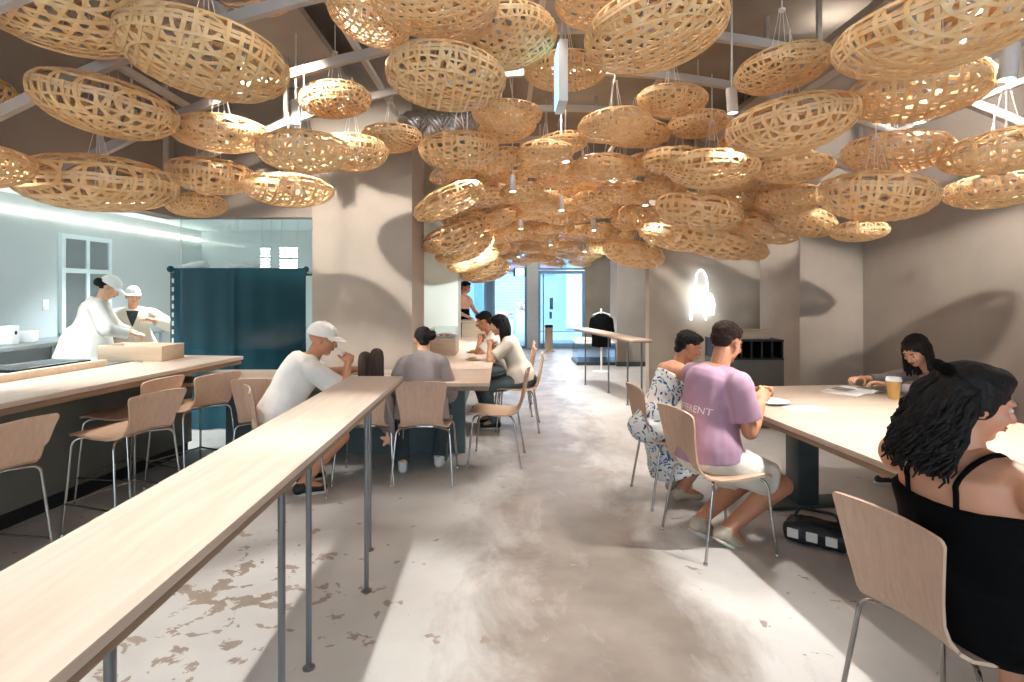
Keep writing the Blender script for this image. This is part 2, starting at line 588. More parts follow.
# shop front at the far end
SY = 14.5
framed_window('window_1', -1.32, -0.42, SY, 0.0, 3.0, M['mullion'], M['blue_glass'], 1, 0.07, zbars=(1.9,))
framed_window('window_2', -0.27, 0.62, SY, 0.0, 3.0, M['mullion'], M['blue_glass'], 1, 0.06, zbars=(2.0,))
framed_window('window_3', 0.9, 2.12, SY, 2.02, 3.0, M['mullion'], M['blue_glass'], 2, 0.05)
struct('trim_shopfront_post', M['facade_dark'], [(-0.42, -0.27, SY-0.08, SY+0.08, 0, 3.0)])
struct('trim_shopfront_column', M['facade_white'], [(0.62, 0.9, SY-0.15, SY+0.15, 0, 3.2)])
struct('trim_shopfront_head', M['plaster'], [(-1.5, 2.12, SY-0.1, SY+0.1, 3.0, CZ)])
framed_window('window_added_back', -2.7, 3.9, -2.58, 0.25, 2.75, M['mullion'], M['blue_glass'], 4, 0.06)  # added window behind the camera, made to go with the fill lamp
dr = empty('door_1', (0, 0, 0)); dr['kind'] = 'structure'
b = MB()
for x0, x1, z0, z1 in ((0.9, 0.97, 0, 2.0), (2.05, 2.12, 0, 2.0), (0.97, 2.05, 1.92, 2.0), (0.97, 2.05, 0, 0.12), (1.03, 1.06, 0.12, 1.92)):
    b.box(((x0+x1)/2, SY, (z0+z1)/2), (x1-x0, 0.06, z1-z0))
o = b.build('door_frame', M['mullion'], dr, smooth=False); o['kind'] = 'structure'
b = MB(); b.box((1.51, SY, 1.0), (1.12, 0.012, 1.9))
o = b.build('door_pane', M['blue_glass'], dr, smooth=False); o['kind'] = 'structure'
b = MB(); b.box((1.25, SY-0.045, 1.15), (0.09, 0.03, 0.3), bev=0.008); b.box((1.23, SY-0.045, 0.85), (0.07, 0.03, 0.18), bev=0.008)
o = b.build('door_handle', M['facade_dark'], dr); o['kind'] = 'structure'
# window in the kitchen's side wall
framed_window('window_4', 7.05, 7.95, -5.58, 0.95, 2.22, M['kitchen_white'], M['steel'], 2, 0.06, axis='y', zbars=(1.75,))

# the building across the street
bl = empty('building', (0, 20.4, 0), 0, 'pale blue building with a roller shutter across the street, beyond the glass front', 'building')
b = MB(); b.box((1, 0.5, 4), (26, 1.0, 8.0)); b.build('wall', M['facade'], bl, smooth=False)
b = MB()
for i in range(22): b.box((0.1, -0.02, 0.06+i*0.1), (1.55, 0.03, 0.085))
b.build('roller_shutter', M['shutter'], bl, smooth=False)
b = MB(); b.box((0.1, -0.06, 2.32), (3.6, 0.12, 0.2)); b.build('fascia_band', M['pink_band'], bl, smooth=False)
b = MB(); b.box((0.0, -0.08, 2.55), (9.0, 0.16, 0.12)); b.build('cornice', M['facade_dark'], bl, smooth=False)
b = MB(); b.box((1.08, -0.05, 1.2), (0.3, 0.1, 2.4)); b.build('pier', M['facade_white'], bl, smooth=False)
b = MB(); b.box((-0.9, -0.05, 1.2), (0.3, 0.1, 2.4)); b.build('pier', M['facade_dark'], bl, smooth=False)
b = MB(); b.box((-1.6, -0.02, 1.35), (0.5, 0.04, 1.7)); b.build('window', M['panel_teal'], bl, smooth=False)
b = MB(); b.box((3.0, -0.02, 1.3), (1.4, 0.04, 2.4)); b.build('window', M['facade_white'], bl, smooth=False)
# white scooter-like parked cargo: low white planter boxes by the shutter
for k, (x, w, h) in enumerate(((0.15, 0.6, 0.5), (0.75, 0.45, 0.75))):
    pl = empty('street_planter', (x-0.1, 19.3, -0.02), 0, ('wide low white planter outside in front of the roller shutter', 'tall narrow white planter outside in front of the roller shutter')[k], 'planter', 'planters across the street')
    b = MB(); b.box((0, 0, h/2), (w, 0.4, h), bev=0.02); b.build('trough', M['facade_white'], pl)
    b = MB()
    for j in range(26):
        b.ell((rng.uniform(-w*0.42, w*0.42), rng.uniform(-0.15, 0.15), h+rng.uniform(0.0, 0.28)), (0.07, 0.06, 0.05), (rng.random(), rng.random(), 0), 8, 6)
    b.build('foliage', pmat('blossom%d' % k, 'E8C9CC', 0.8, var=0.15), pl)

# ================================================================== CEILING GRID
def beam_z(x): return 3.30-0.075*(x-0.6)**2
BY = [1.55, 2.4, 3.05, 3.85, 4.6, 5.5, 6.5, 7.6, 8.8, 10.2, 11.8, 13.2]
for k, y in enumerate(BY):
    x0, x1 = (-3.1, 4.15) if y < 5.3 else (-0.85, 3.4)
    b = MB()
    n = 22
    secs = []
    for i in range(n+1):
        x = x0+(x1-x0)*i/n
        z = beam_z(x)-0.03*max(0, y-5)
        sl = -0.15*(x-0.6)
        t = V((1, 0, sl)).normalized()
        up = V((-t.z, 0, t.x))
        c = V((x, y, z))
        secs.append([b.bm.verts.new(c+up*0.028+V((0, s, 0))*0.016*1 if False else c+up*u+V((0, s, 0))) for u, s in ((0.03, -0.022), (0.03, 0.022), (-0.03, 0.022), (-0.03, -0.022))])
    b.skin(secs)
    # hangers up to the slab
    for i in range(1, n, 3):
        x = x0+(x1-x0)*i/n
        z = beam_z(x)-0.03*max(0, y-5)
        b.box((x, y, (z+CZ)/2), (0.03, 0.03, CZ-z))
    o = b.build('trim_ceiling_rib', M['beam'], smooth=False)
    o['kind'] = 'structure'
for x, dz in ((-2.2, 0.07), (-1.0, 0.05), (0.25, 0.04), (1.35, 0.05), (2.45, 0.06), (3.3, 0.07)):
    y1 = 5.3 if x < -0.9 else 13.5
    b = MB()
    z = beam_z(x)+dz
    drop = 0.0 if x < -0.9 else -0.03*8
    secs = []
    for yy, zz in ((0.4, z), (5.0, z), (y1, z+drop)):
        secs.append([b.bm.verts.new((x+sx*0.02, yy, zz+sz*0.018)) for sx, sz in ((-1, -1), (1, -1), (1, 1), (-1, 1))])
    b.skin(secs)
    o = b.build('trim_ceiling_rail', M['track'], smooth=False)
    o['kind'] = 'structure'
# soffit slabs between the ribs (dark service openings stay between them)
b = MB()
for x0, x1, y0, y1, z in ((-3.15, -1.4, 0.2, 5.3, 3.45), (2.6, 4.2, 0.2, 7.4, 3.5), (0.4, 1.5, 1.7, 3.6, 3.6)):
    b.box(((x0+x1)/2, (y0+y1)/2, z), (x1-x0, y1-y0, 0.06))
o = b.build('ceiling_soffit', pmat('soffit', 'B0A9A2', 0.85, var=0.15, scale=1.5), smooth=False); o['kind'] = 'structure'

def foil_duct(p0, p1, r, label):
    b = MB()
    n = 60
    p0, p1 = V(p0), V(p1)
    pts = [p0.lerp(p1, i/n)+V((0, 0, 0.03*math.sin(i*0.35))) for i in range(n+1)]
    b.tube(pts, [r*(1+0.07*(i % 2)) for i in range(n+1)], 16)
    tag(b.build('foil_duct', M['foil']), label, 'duct')
foil_duct((0.6, 2.73, 3.40), (2.3, 2.73, 3.36), 0.13, 'crumpled silver foil duct under the ceiling above the largest golden baskets')
foil_duct((-2.3, 2.3, 3.15), (-1.3, 3.2, 3.2), 0.11, 'silver foil duct passing behind the big basket over the kitchen counter')
foil_duct((-0.85, 5.05, 2.95), (-0.2, 5.35, 3.1), 0.13, 'short silver foil duct beside the top of the beige pillar')

# ================================================================== HANGING SIGN AND SMALL CEILING THINGS
sg = empty('hanging_sign', (0.33, 3.05, 0), 0, 'thin white light box sign hung from the ceiling on a rod between baskets', 'sign')
b = MB(); b.box((0, 0.12, 2.7), (0.05, 0.24, 0.34), bev=0.006); b.build('sign_box', M['track'], sg)
b = MB(); b.box((-0.027, 0.12, 2.7), (0.006, 0.21, 0.31)); b.build('lit_face', emat('sign_face', '9BE2F2', 0.8), sg, smooth=False)
b = MB(); b.cone((0, 0.12, 2.88), (0, 0.12, CZ), 0.008); b.build('hanging_rod', M['beam'], sg)
ex = empty('exit_sign', (0.41, 13.6, 0), 0, 'small white and green exit sign hung before the glass front', 'sign')
b = MB(); b.box((0, 0, 1.93), (0.32, 0.05, 0.2), bev=0.01); b.build('sign_frame', pmat('exit_green', '3E8F6C', 0.5), ex)
b = MB(); b.box((0, -0.028, 1.93), (0.2, 0.008, 0.17)); b.build('lit_face', emat('exit_face', 'E8FFF4', 1.5), ex, smooth=False)
b = MB()
for s in (-0.1, 0.1): b.cone((s, 0, 2.02), (s, 0, CZ), 0.006)
b.build('hanging_rod', M['beam'], ex)

# ================================================================== LIGHTS
def light(kind, name, loc, energy, color, target=None, size=None, spot=None, blend=0.3, sizey=None, parent=None):
    d = bpy.data.lights.new(name, kind)
    d.energy = energy
    d.color = color
    if kind == 'AREA':
        d.size = size
        if sizey: d.shape = 'RECTANGLE'; d.size_y = sizey
    else:
        d.shadow_soft_size = size or 0.03
    if kind == 'SPOT':
        d.spot_size = R(spot); d.spot_blend = blend
    o = bpy.data.objects.new(name, d)
    COL.objects.link(o)
    o.location = loc
    if target is not None:
        o.rotation_euler = (V(target)-V(loc)).to_track_quat('-Z', 'Y').to_euler()
    if parent is not None: o.parent = parent
    return o

WARM = (1.0, 0.94, 0.86)
NEUT = (1.0, 0.985, 0.965)
COOL = (0.88, 0.97, 1.0)
def spotlight(loc, target, energy, label, ang=95, color=NEUT, blend=0.35, stem=None, soft=0.035):
    """cylinder spot on a stem from the ceiling grid"""
    loc, target = V(loc), V(target)
    root = empty('track_spotlight', loc, 0, label, 'spotlight', 'spotlights hung from the ceiling grid')
    d = (target-loc).normalized()
    up = V((0, 0, 1))
    b = MB()
    b.lathe_axis = None
    x = d.orthogonal().normalized(); y = d.cross(x)
    b.loft([(-d*0.17, x, y, 0.03, 0.03), (-d*0.165, x, y, 0.036, 0.036), (d*0.0, x, y, 0.036, 0.036), (d*0.0, x, y, 0.030, 0.030), (-d*0.012, x, y, 0.029, 0.029)], 18)
    b.build('spot_housing', M['track'], root)
    b = MB(); b.loft([(-d*0.010, x, y, 0.029, 0.029), (-d*0.004, x, y, 0.028, 0.028)], 18)
    b.build('spot_lens', M['lamp'], root)
    b = MB(); b.cone(-d*0.10, V((-d*0.10).to_tuple())+V((0, 0, CZ-loc.z+d.z*0.10)), 0.007, n=8)
    b.build('spot_stem', M['track'], root)
    light('SPOT', 'spot_lamp', d*0.02, energy, color, d*1.0, soft, ang, blend, parent=root)
    return root
# ================================================================== STANDING BAR TABLES
def bar_table(p0, p1, width, h, legs, label, group=None, flip=False):
    """long narrow top from p0 to p1 on staggered thin steel posts; legs: (along, across)"""
    p0, p1 = V(p0), V(p1)
    d = p1-p0
    L = d.length
    root = empty('standing_bar_table', (p0.x, p0.y, 0), math.atan2(-d.x, d.y), label, 'bar table', group)
    b = MB(); b.box((0, L/2, h-0.011), (width, L, 0.022), bev=0.002); b.build('tabletop', M['top_long'], root)
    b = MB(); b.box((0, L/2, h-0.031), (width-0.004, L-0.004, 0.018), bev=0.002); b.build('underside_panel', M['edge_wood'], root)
    for a, x in legs:
        b = MB()
        b.cone((x, a, 0.008), (x, a, h-0.04), 0.0115, n=14)
        b.lathe([(0.024, 0.0), (0.024, 0.006), (0.012, 0.010)], 18, (x, a, 0))
        b.lathe([(0.012, h-0.05), (0.03, h-0.046), (0.03, h-0.04)], 18, (x, a, 0))
        b.build('leg', M['leg_steel'], root)
    return root
bar_table((-0.752, 0.15, 0), (-0.752, 3.32, 0), 0.319, 0.99, [(0.45, 0.07), (0.95, -0.02), (1.57, 0.072), (2.07, -0.018), (2.64, 0.072), (3.08, -0.018)],
          'long narrow pale wood standing bar on thin steel posts, running away from the viewer', 'standing bars')
bar_table((1.74, 7.0, 0), (1.28, 9.2, 0), 0.26, 0.88, [(0.12, 0.05), (0.32, -0.05), (1.2, 0.05), (1.9, -0.05)],
          'small far standing bar beside the grey pillar, past the seated pair', 'standing bars')

# ================================================================== KITCHEN COUNTER
CR = -math.atan2(0.29, 2.14)
kc = empty('service_counter', (-2.65, 2.95, 0), CR, 'long pale wood topped service counter with grey base in front of the kitchen', 'counter')
b = MB(); b.box((-0.34, -0.3, 0.885), (0.68, 4.92, 0.03), bev=0.003); b.build('countertop', M['top_long'], kc)
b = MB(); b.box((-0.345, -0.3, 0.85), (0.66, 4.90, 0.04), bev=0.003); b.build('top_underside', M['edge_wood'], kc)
b = MB(); b.box((-0.62, -0.27, 0.47), (0.22, 4.86, 0.72), bev=0.004); b.build('base_panel', M['grey_base'], kc)
b = MB(); b.box((-0.65, -0.27, 0.055), (0.2, 4.86, 0.11)); b.build('plinth', M['black'], kc, smooth=False)
b = MB(); b.box((-0.70, -0.55, 0.925), (0.05, 3.9, 0.05), bev=0.004); b.build('upstand', M['box_wood'], kc)
wt = empty('steel_worktop', (-2.65, 2.95, 0), CR, 'stainless steel kitchen worktop behind the service counter', 'worktop')
b = MB(); b.box((-1.13, -0.4, 0.885), (0.78, 4.6, 0.03), bev=0.003); b.build('worktop_slab', M['steel'], wt)
b = MB(); b.box((-1.12, -0.4, 0.435), (0.72, 4.5, 0.86)); b.build('cabinet_body', M['kitchen_white'], wt, smooth=False)
hob = empty('induction_hob', (-3.62, 4.35, 0.901), CR, 'black glass induction hob set on the steel worktop', 'hob')
b = MB(); b.box((0, 0, 0.012), (0.34, 0.62, 0.024), bev=0.005); b.build('hob_glass', M['black_gloss'], hob)
b = MB(); b.box((0.155, 0, 0.026), (0.02, 0.4, 0.004)); b.build('control_strip', M['steel'], hob, smooth=False)
bx = empty('serving_box', (-3.12, 4.84, 0.901), CR*0.4, 'pale wooden serving box on the counter before the two kitchen staff', 'box')
b = MB()
for c, s in (((0, -0.14, 0.065), (0.56, 0.02, 0.13)), ((0, 0.14, 0.065), (0.56, 0.02, 0.13)), ((-0.27, 0, 0.065), (0.02, 0.26, 0.13)), ((0.27, 0, 0.065), (0.02, 0.26, 0.13)), ((0, 0, 0.01), (0.54, 0.26, 0.02))):
    b.box(c, s, bev=0.003)
b.build('box_body', M['box_wood'], bx)
tg = empty('serving_tongs', (-2.93, 4.55, 0.902), 0.9, 'steel tongs lying on the counter beside the pale wooden box', 'tongs')
b = MB()
for s in (-1, 1): b.tube([(0, 0, 0.012), (s*0.02, 0.06, 0.014), (s*0.018, 0.14, 0.01), (s*0.006, 0.2, 0.008)], 0.0045, 8)
b.build('tong_arm', M['chrome'], tg)

# back counter and small kitchen things
bc = empty('back_counter', (-5.28, 6.2, 0), 0, 'steel back counter along the pale blue kitchen side wall', 'counter')
b = MB(); b.box((0, 0, 0.9), (0.62, 4.2, 0.04), bev=0.004); b.build('worktop_slab', M['steel'], bc)
for y in (-2.0, -0.7, 0.7, 2.0):
    for x in (-0.27, 0.27):
        b = MB(); b.cone((x, y, 0), (x, y, 0.88), 0.02); b.build('leg', M['steel'], bc)
b = MB(); b.box((0, 0, 0.45), (0.58, 4.1, 0.03)); b.build('undershelf', M['steel'], bc, smooth=False)
for i, (y, h, lab) in enumerate(((5.95, 0.2, 'white towel dispenser standing on the steel back counter'), (6.2, 0.13, 'low white container beside the towel dispenser on the back counter'))):
    c = empty('kitchen_container', (-5.25, y, 0.921), 0.2, lab, 'container')
    b = MB(); b.box((0, 0, h/2), (0.13, 0.13, h), bev=0.012); b.build('container_body', M['white_gloss'], c)
    if i == 0:
        b = MB(); b.ell((0.066, 0, h*0.62), (0.004, 0.022, 0.022)); b.build('sensor_eye', M['black'], c)
for y, z, lab in ((6.85, 1.32, 'white wall switch beside the kitchen window'), (6.15, 1.2, 'white wall socket above the steel back counter')):
    s = empty('wall_switch', (-5.598, y, z), 0, lab, 'switch')
    b = MB(); b.box((0, 0, 0), (0.02, 0.09, 0.13), bev=0.006); b.build('switch_plate', M['white'], s)
    b = MB(); b.box((0.012, 0, 0), (0.008, 0.04, 0.06), bev=0.003); b.build('rocker', M['white_gloss'], s)
cv = tag(MB().box((-5.585, 4.6, 2.42), (0.03, 11.5, 0.04)).build('cove_light_strip', emat('cove', 'FFFBEA', 3.0), smooth=False), 'thin warm strip light along the top of the kitchen side wall', 'light')
for i, (x, y) in enumerate(((-4.4, 4.6), (-4.3, 7.4), (-2.6, 7.8))):  # panels added as bodies for the kitchen's fill lamps
    p = empty('added_light_panel', (x, y, 2.6), 0, ('added square light panel above the kitchen worktop', 'added square light panel above the kitchen staff', 'added square light panel behind the teal cloth')[i], 'light', 'added kitchen light panels')
    b = MB(); b.box((0, 0, -0.012), (0.62, 0.62, 0.024), bev=0.004); b.build('light_frame', M['white'], p)
    b = MB(); b.box((0, 0, -0.027), (0.56, 0.56, 0.006)); b.build('light_diffuser', M['lit_panel'], p, smooth=False)

# tray trolley under a teal cloth
tr = empty('tray_trolley', (-2.86, 6.3, 0), 0, 'tall tray trolley mostly hidden by a dark teal cloth, white trays at its edge', 'trolley')
b = MB()
for x in (-0.73, -0.02, 0.70):
    for y in (-0.22, 0.22):
        b.box((x, y, 0.88), (0.03, 0.03, 1.62))
for z in (0.12, 1.68):
    for y in (-0.22, 0.22): b.box((0, y, z), (1.46, 0.03, 0.03))
b.build('trolley_frame', M['dark_steel'], tr, smooth=False)
for k in range(16):
    b = MB(); b.box((-0.375, 0, 0.22+k*0.092), (0.69, 0.5, 0.05), bev=0.006); b.build('tray', M['white'], tr)
for x in (-0.7, 0.67):
    for y in (-0.2, 0.2):
        b = MB(); b.cone((x-0.012, y, 0.05), (x+0.012, y, 0.05), 0.05, n=18); b.box((x, y, 0.085), (0.035, 0.03, 0.045)); b.build('caster', M['black'], tr)
b = MB(); b.cone((-0.72, -0.27, 1.72), (0.74, -0.27, 1.72), 0.016); b.ell((-0.72, -0.27, 1.725), 0.036); b.ell((0.74, -0.27, 1.725), 0.03); b.build('curtain_rail', M['teal_cloth'], tr)
# cloth
b = MB()
NX, NZ = 120, 26
def cloth_pt(u, w):
    # u along: front 0..1 then the corner return; w from top 0 to hem 1
    x = -0.665+1.405*min(u, 1.0)
    fold = 0.012*math.sin(u*34)*(0.3+w)+0.02*w*math.sin(u*9+1.0)+0.022*math.exp(-((u-0.46)/0.018)**2)*(0.4+w)
    fold += 0.05*max(0, u-0.80)*(1+2.2*w)*math.sin((u-0.8)*30)
    y = -0.30-fold
    x += 0.04*w*max(0, u-0.75)*4*0.3
    z = 1.735-0.012*math.sin(u*PI*2.2)**2-1.715*w
    return V((x, y, z))
for th in (0, 1):
    pass
grid = [[cloth_pt(i/NX, k/NZ) for i in range(NX+1)] for k in range(NZ+1)]
fr = [[b.bm.verts.new(p) for p in row] for row in grid]
bk = [[b.bm.verts.new(p+V((0, 0.006, 0))) for p in row] for row in grid]
for k in range(NZ):
    for i in range(NX):
        b.bm.faces.new((fr[k][i], fr[k][i+1], fr[k+1][i+1], fr[k+1][i]))
        b.bm.faces.new((bk[k][i], bk[k+1][i], bk[k+1][i+1], bk[k][i+1]))
for i in range(NX):
    b.bm.faces.new((fr[0][i], bk[0][i], bk[0][i+1], fr[0][i+1]))
    b.bm.faces.new((fr[NZ][i], fr[NZ][i+1], bk[NZ][i+1], bk[NZ][i]))
for k in range(NZ):
    b.bm.faces.new((fr[k][0], fr[k+1][0], bk[k+1][0], bk[k][0]))
    b.bm.faces.new((fr[k][NX], bk[k][NX], bk[k+1][NX], fr[k+1][NX]))
o = b.build('cover_cloth', M['teal_cloth'], sharp=80)
o.location = (-2.86, 6.3, 0)
tag(o, 'dark teal cloth hanging over the tall tray trolley behind the tables', 'cloth')
# white bags on the trolley
for i, (x, w, h, lab) in enumerate(((-3.47, 0.28, 0.12, 'crumpled white bag on top of the trolley above the white trays'), (-2.92, 0.34, 0.13, 'crumpled white bag on top of the trolley, mid length'))):
    b = MB(); b.ell((0, 0, h*0.45), (w/2, 0.13, h*0.5)); b.ell((0.06, 0.02, h*0.6), (w/3, 0.1, h*0.5)); b.ell((-0.07, -0.02, h*0.4), (w/3.2, 0.12, h*0.42))
    o = link('white_bag', remesh(b, 0.012, 2, (0.012, 18), M['white'], 'white_bag'))
    o.location = (x, 6.3, 1.695)
    tag(o, lab, 'bag', 'white bags on the trolley')
tag(MB().box((-2.86, 6.3, 1.695), (1.5, 0.5, 0.012)).build('trolley_top_shelf', M['steel'], smooth=False), 'flat steel shelf along the top of the cloth covered trolley', 'shelf')

# pane between kitchen and dining side
o = MB().box((-2.495, 5.47, 1.56), (1.30, 0.012, 1.28)).build('window_pane_kitchen', M['glass'], smooth=False); o['kind'] = 'structure'

# lit hanging menu signs behind the pane
def menu_sign(px0, px1, y0, y1, dep, label, seed):
    a, c = at(px0, y0, dep), at(px1, y1, dep)
    w, h = c.x-a.x, a.z-c.z
    root = empty('hanging_menu_sign', (a.x+w/2, dep, c.z), 0, label, 'sign', 'lit signs hung in the kitchen')
    r2 = random.Random(seed)
    # strokes of lit lettering, unreadable in the photograph
    for row in range(2):
        b = MB()
        z0 = h*(0.54 if row == 0 else 0.04)
        hh = h*0.40
        n = 1 if w < 0.2 else 3
        for q in range(n):
            x0 = -w/2+w*q/n
            cw = w/n*0.86
            b.box((x0+cw/2, 0, z0+hh*0.90), (cw, 0.02, hh*0.16))
            b.box((x0+cw/2, 0, z0+hh*0.50), (cw*0.9, 0.02, hh*0.16))
            b.box((x0+cw/2, 0, z0+hh*0.10), (cw, 0.02, hh*0.16))
            b.box((x0+cw*r2.uniform(0.25, 0.4), 0, z0+hh*0.5), (cw*0.16, 0.019, hh*0.96))
            b.box((x0+cw*r2.uniform(0.65, 0.8), 0, z0+hh*0.5), (cw*0.16, 0.019, hh*0.96))
        b.build('lit_lettering', emat('menu_glow%d%d' % (seed, row), 'F4FFFF', 4.0), root, smooth=False)
    b = MB(); b.box((0, 0.02, h/2), (w, 0.012, h)); b.build('sign_plate', M['glass'], root, smooth=False)
    for s in (-1, 1):
        b = MB(); b.cone((s*w*0.45, 0.02, h), (s*w*0.45, 0.02, 2.6-c.z), 0.003, n=6); b.build('hanging_wire', M['steel'], root)
menu_sign(261, 271, 247, 268, 7.4, 'narrow lit white sign hung on wires in the kitchen above the teal cloth', 3)
menu_sign(280, 298, 246, 270, 7.4, 'wide lit white sign hung on wires in the kitchen beside the pillar', 4)

# ================================================================== COMMUNAL TABLES
lt = empty('communal_table', (0, 0, 0), 0, 'L-shaped pale wood communal table in front of and beside the beige pillar', 'table')
b = MB(); b.box((-1.42, 4.965, 0.725), (2.62, 0.77, 0.03), bev=0.003); b.build('tabletop', M['top_wide'], lt)
b = MB(); b.box((-0.49, 7.15, 0.725), (0.76, 3.59, 0.03), bev=0.003); b.build('tabletop', M['top_long'], lt)
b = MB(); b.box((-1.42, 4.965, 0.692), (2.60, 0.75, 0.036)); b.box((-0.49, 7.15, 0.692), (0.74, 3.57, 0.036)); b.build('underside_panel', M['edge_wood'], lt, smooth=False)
b = MB(); b.box((-1.45, 5.2, 0.335), (2.2, 0.10, 0.67)); b.build('leg_panel', M['panel_teal'], lt, smooth=False)
b = MB(); b.box((-0.55, 6.9, 0.335), (0.12, 4.0, 0.67)); b.build('leg_panel', M['panel_teal'], lt, smooth=False)

rt = empty('communal_table', (2.35, 2.5, 0), R(6), 'wide pale wood communal table on dark steel posts where four people sit', 'table')
b = MB(); b.box((0, 0, 0.725), (1.35, 3.88, 0.03), bev=0.003); b.build('tabletop', M['top_wide'], rt)
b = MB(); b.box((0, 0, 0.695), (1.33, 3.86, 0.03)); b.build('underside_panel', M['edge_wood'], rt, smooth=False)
for y in (-1.35, 1.45):
    b = MB(); b.box((-0.1, y, 0.34), (0.15, 0.15, 0.66), bev=0.006); b.build('leg', M['dark_steel'], rt)
    b = MB(); b.box((-0.1, y, 0.012), (0.6, 0.2, 0.024), bev=0.006); b.build('foot_plate', M['dark_steel'], rt)
b = MB(); b.box((-0.1, 0.05, 0.645), (0.12, 3.2, 0.07)); b.build('beam', M['dark_steel'], rt, smooth=False)

# things on the tables
for i, (x, y, lab) in enumerate(((-0.33, 6.08, 'small plate of food in front of the long haired woman in the pale T-shirt'), (-0.36, 6.82, 'small plate of food in front of the short haired man at the long table'), (-0.62, 5.02, 'small plate on the table in front of the woman with a bun'))):
    q = empty('food_plate', (x, y, 0.741), 0, lab, 'plate', 'plates on the communal table by the pillar')
    b = MB(); b.lathe([(0.0, 0.004), (0.05, 0.004), (0.055, 0.0), (0.06, 0.002), (0.09, 0.014), (0.091, 0.017), (0.06, 0.007), (0.0, 0.007)], 32); b.build('dish', M['white_gloss'], q)
    b = MB(); b.ell((0.01, 0, 0.022), (0.035, 0.03, 0.018)); b.ell((-0.025, 0.015, 0.018), (0.022, 0.02, 0.012)); b.build('food', M['kraft'], q)
pl = empty('plate', (1.80, 3.74, 0.741), 0, 'round white plate on the wide table in front of the man in mauve', 'plate')
b = MB(); b.lathe([(0.0, 0.004), (0.055, 0.004), (0.06, 0.0), (0.07, 0.002), (0.105, 0.016), (0.106, 0.019), (0.07, 0.007), (0.0, 0.007)], 40); b.build('dish', M['white_gloss'], pl)
np_ = empty('paper_napkin', (1.92, 3.56, 0.741), 0.15, 'beige paper napkin beside the white plate on the wide table', 'napkin')
b = MB(); b.box((0, 0, 0.002), (0.24, 0.15, 0.004)); b.box((0.01, 0.01, 0.005), (0.2, 0.12, 0.003), (0, 0, 0.05)); b.build('folded_sheet', M['paper'], np_, smooth=False)
cp = empty('paper_cup', (2.735, 3.92, 0.741), 0, 'kraft paper coffee cup with white lid by the dark haired woman', 'cup')
b = MB(); b.lathe([(0.031, 0.0), (0.034, 0.003), (0.045, 0.122), (0.047, 0.125)], 28); b.build('cup_body', M['kraft'], cp)
b = MB(); b.lathe([(0.049, 0.122), (0.050, 0.130), (0.047, 0.134), (0.044, 0.150), (0.040, 0.151), (0.038, 0.146), (0.0, 0.146)], 28); b.build('cup_lid', M['white'], cp)
def open_book(loc, rz, w, h, label, name='open_magazine'):
    root = empty(name, loc, rz, label, 'magazine')
    for s in (-1, 1):
        b = MB()
        n = 10
        top, bot = [], []
        secs = []
        for i in range(n+1):
            x = s*w*i/n
            z = 0.004+0.02*math.sin(PI*min(1, i/n*1.15))*(1-0.5*i/n)
            secs.append([b.bm.verts.new(p) for p in ((x, -h/2, z), (x, h/2, z), (x, h/2, max(0, z-0.008-0.004*(1-i/n))), (x, -h/2, max(0, z-0.008-0.004*(1-i/n))))])
        b.skin(secs)
        b.build('page_block', M['paper'], root)
    for x, y, ww, hh in ((-w*0.5, h*0.1, w*0.6, h*0.5), (w*0.5, -h*0.15, w*0.5, h*0.4)):
        b = MB(); b.box((x, y, 0.026), (ww, hh, 0.001), (0, 0, 0)); b.build('printed_picture', M['cloth_grey'], root, smooth=False)
open_book((2.62, 4.18, 0.741), 0.5, 0.2, 0.26, 'open magazine lying on the wide table beside the coffee cup')
open_book((-1.22, 4.85, 0.741), -0.2, 0.2, 0.28, 'white open booklet on the table in front of the man in a cap', 'open_booklet')
tag(MB().box((-0.86, 4.86, 0.7435), (0.34, 0.26, 0.005), (0, 0, 0.25)).build('paper_mat', M['paper'], smooth=False), 'white paper mat on the table beside the woman with a bun', 'paper')

# cabinet with glass tray case on the long table, beside the pillar
gc = empty('display_cabinet', (-0.70, 6.75, 0.741), 0, 'low pale wood cabinet with a glass tray case on the long table', 'cabinet')
b = MB(); b.box((0, 0, 0.10), (0.30, 0.5, 0.20), bev=0.004); b.build('cabinet_body', M['box_wood'], gc)
b = MB(); b.box((0, 0, 0.26), (0.30, 0.5, 0.10)); b.build('glass_case', M['glass'], gc, smooth=False)
b = MB(); b.box((0, 0, 0.206), (0.26, 0.44, 0.01)); b.build('tray', M['white'], gc, smooth=False)
for k in range(5):
    b = MB(); b.ell((-0.08+0.04*k, -0.12+0.07*(k % 3), 0.226), (0.028, 0.03, 0.016)); b.build('pastry', pmat('pastry%d' % k, 'D89A8C' if k % 2 else 'E6D7C8', 0.6), gc)
oc = empty('order_counter', (-0.42, 10.2, 0), 0, 'pale wood order counter at the far end of the long table', 'counter')
b = MB(); b.box((0, 0, 0.46), (0.62, 0.6, 0.92), bev=0.004); b.build('counter_body', M['box_wood'], oc)
b = MB(); b.box((0, 0, 0.935), (0.68, 0.66, 0.03), bev=0.004); b.build('countertop', M['top_wide'], oc)
b = MB(); b.box((0.05, -0.1, 0.99), (0.30, 0.03, 0.08)); b.build('card_holder', M['white'], oc, smooth=False)

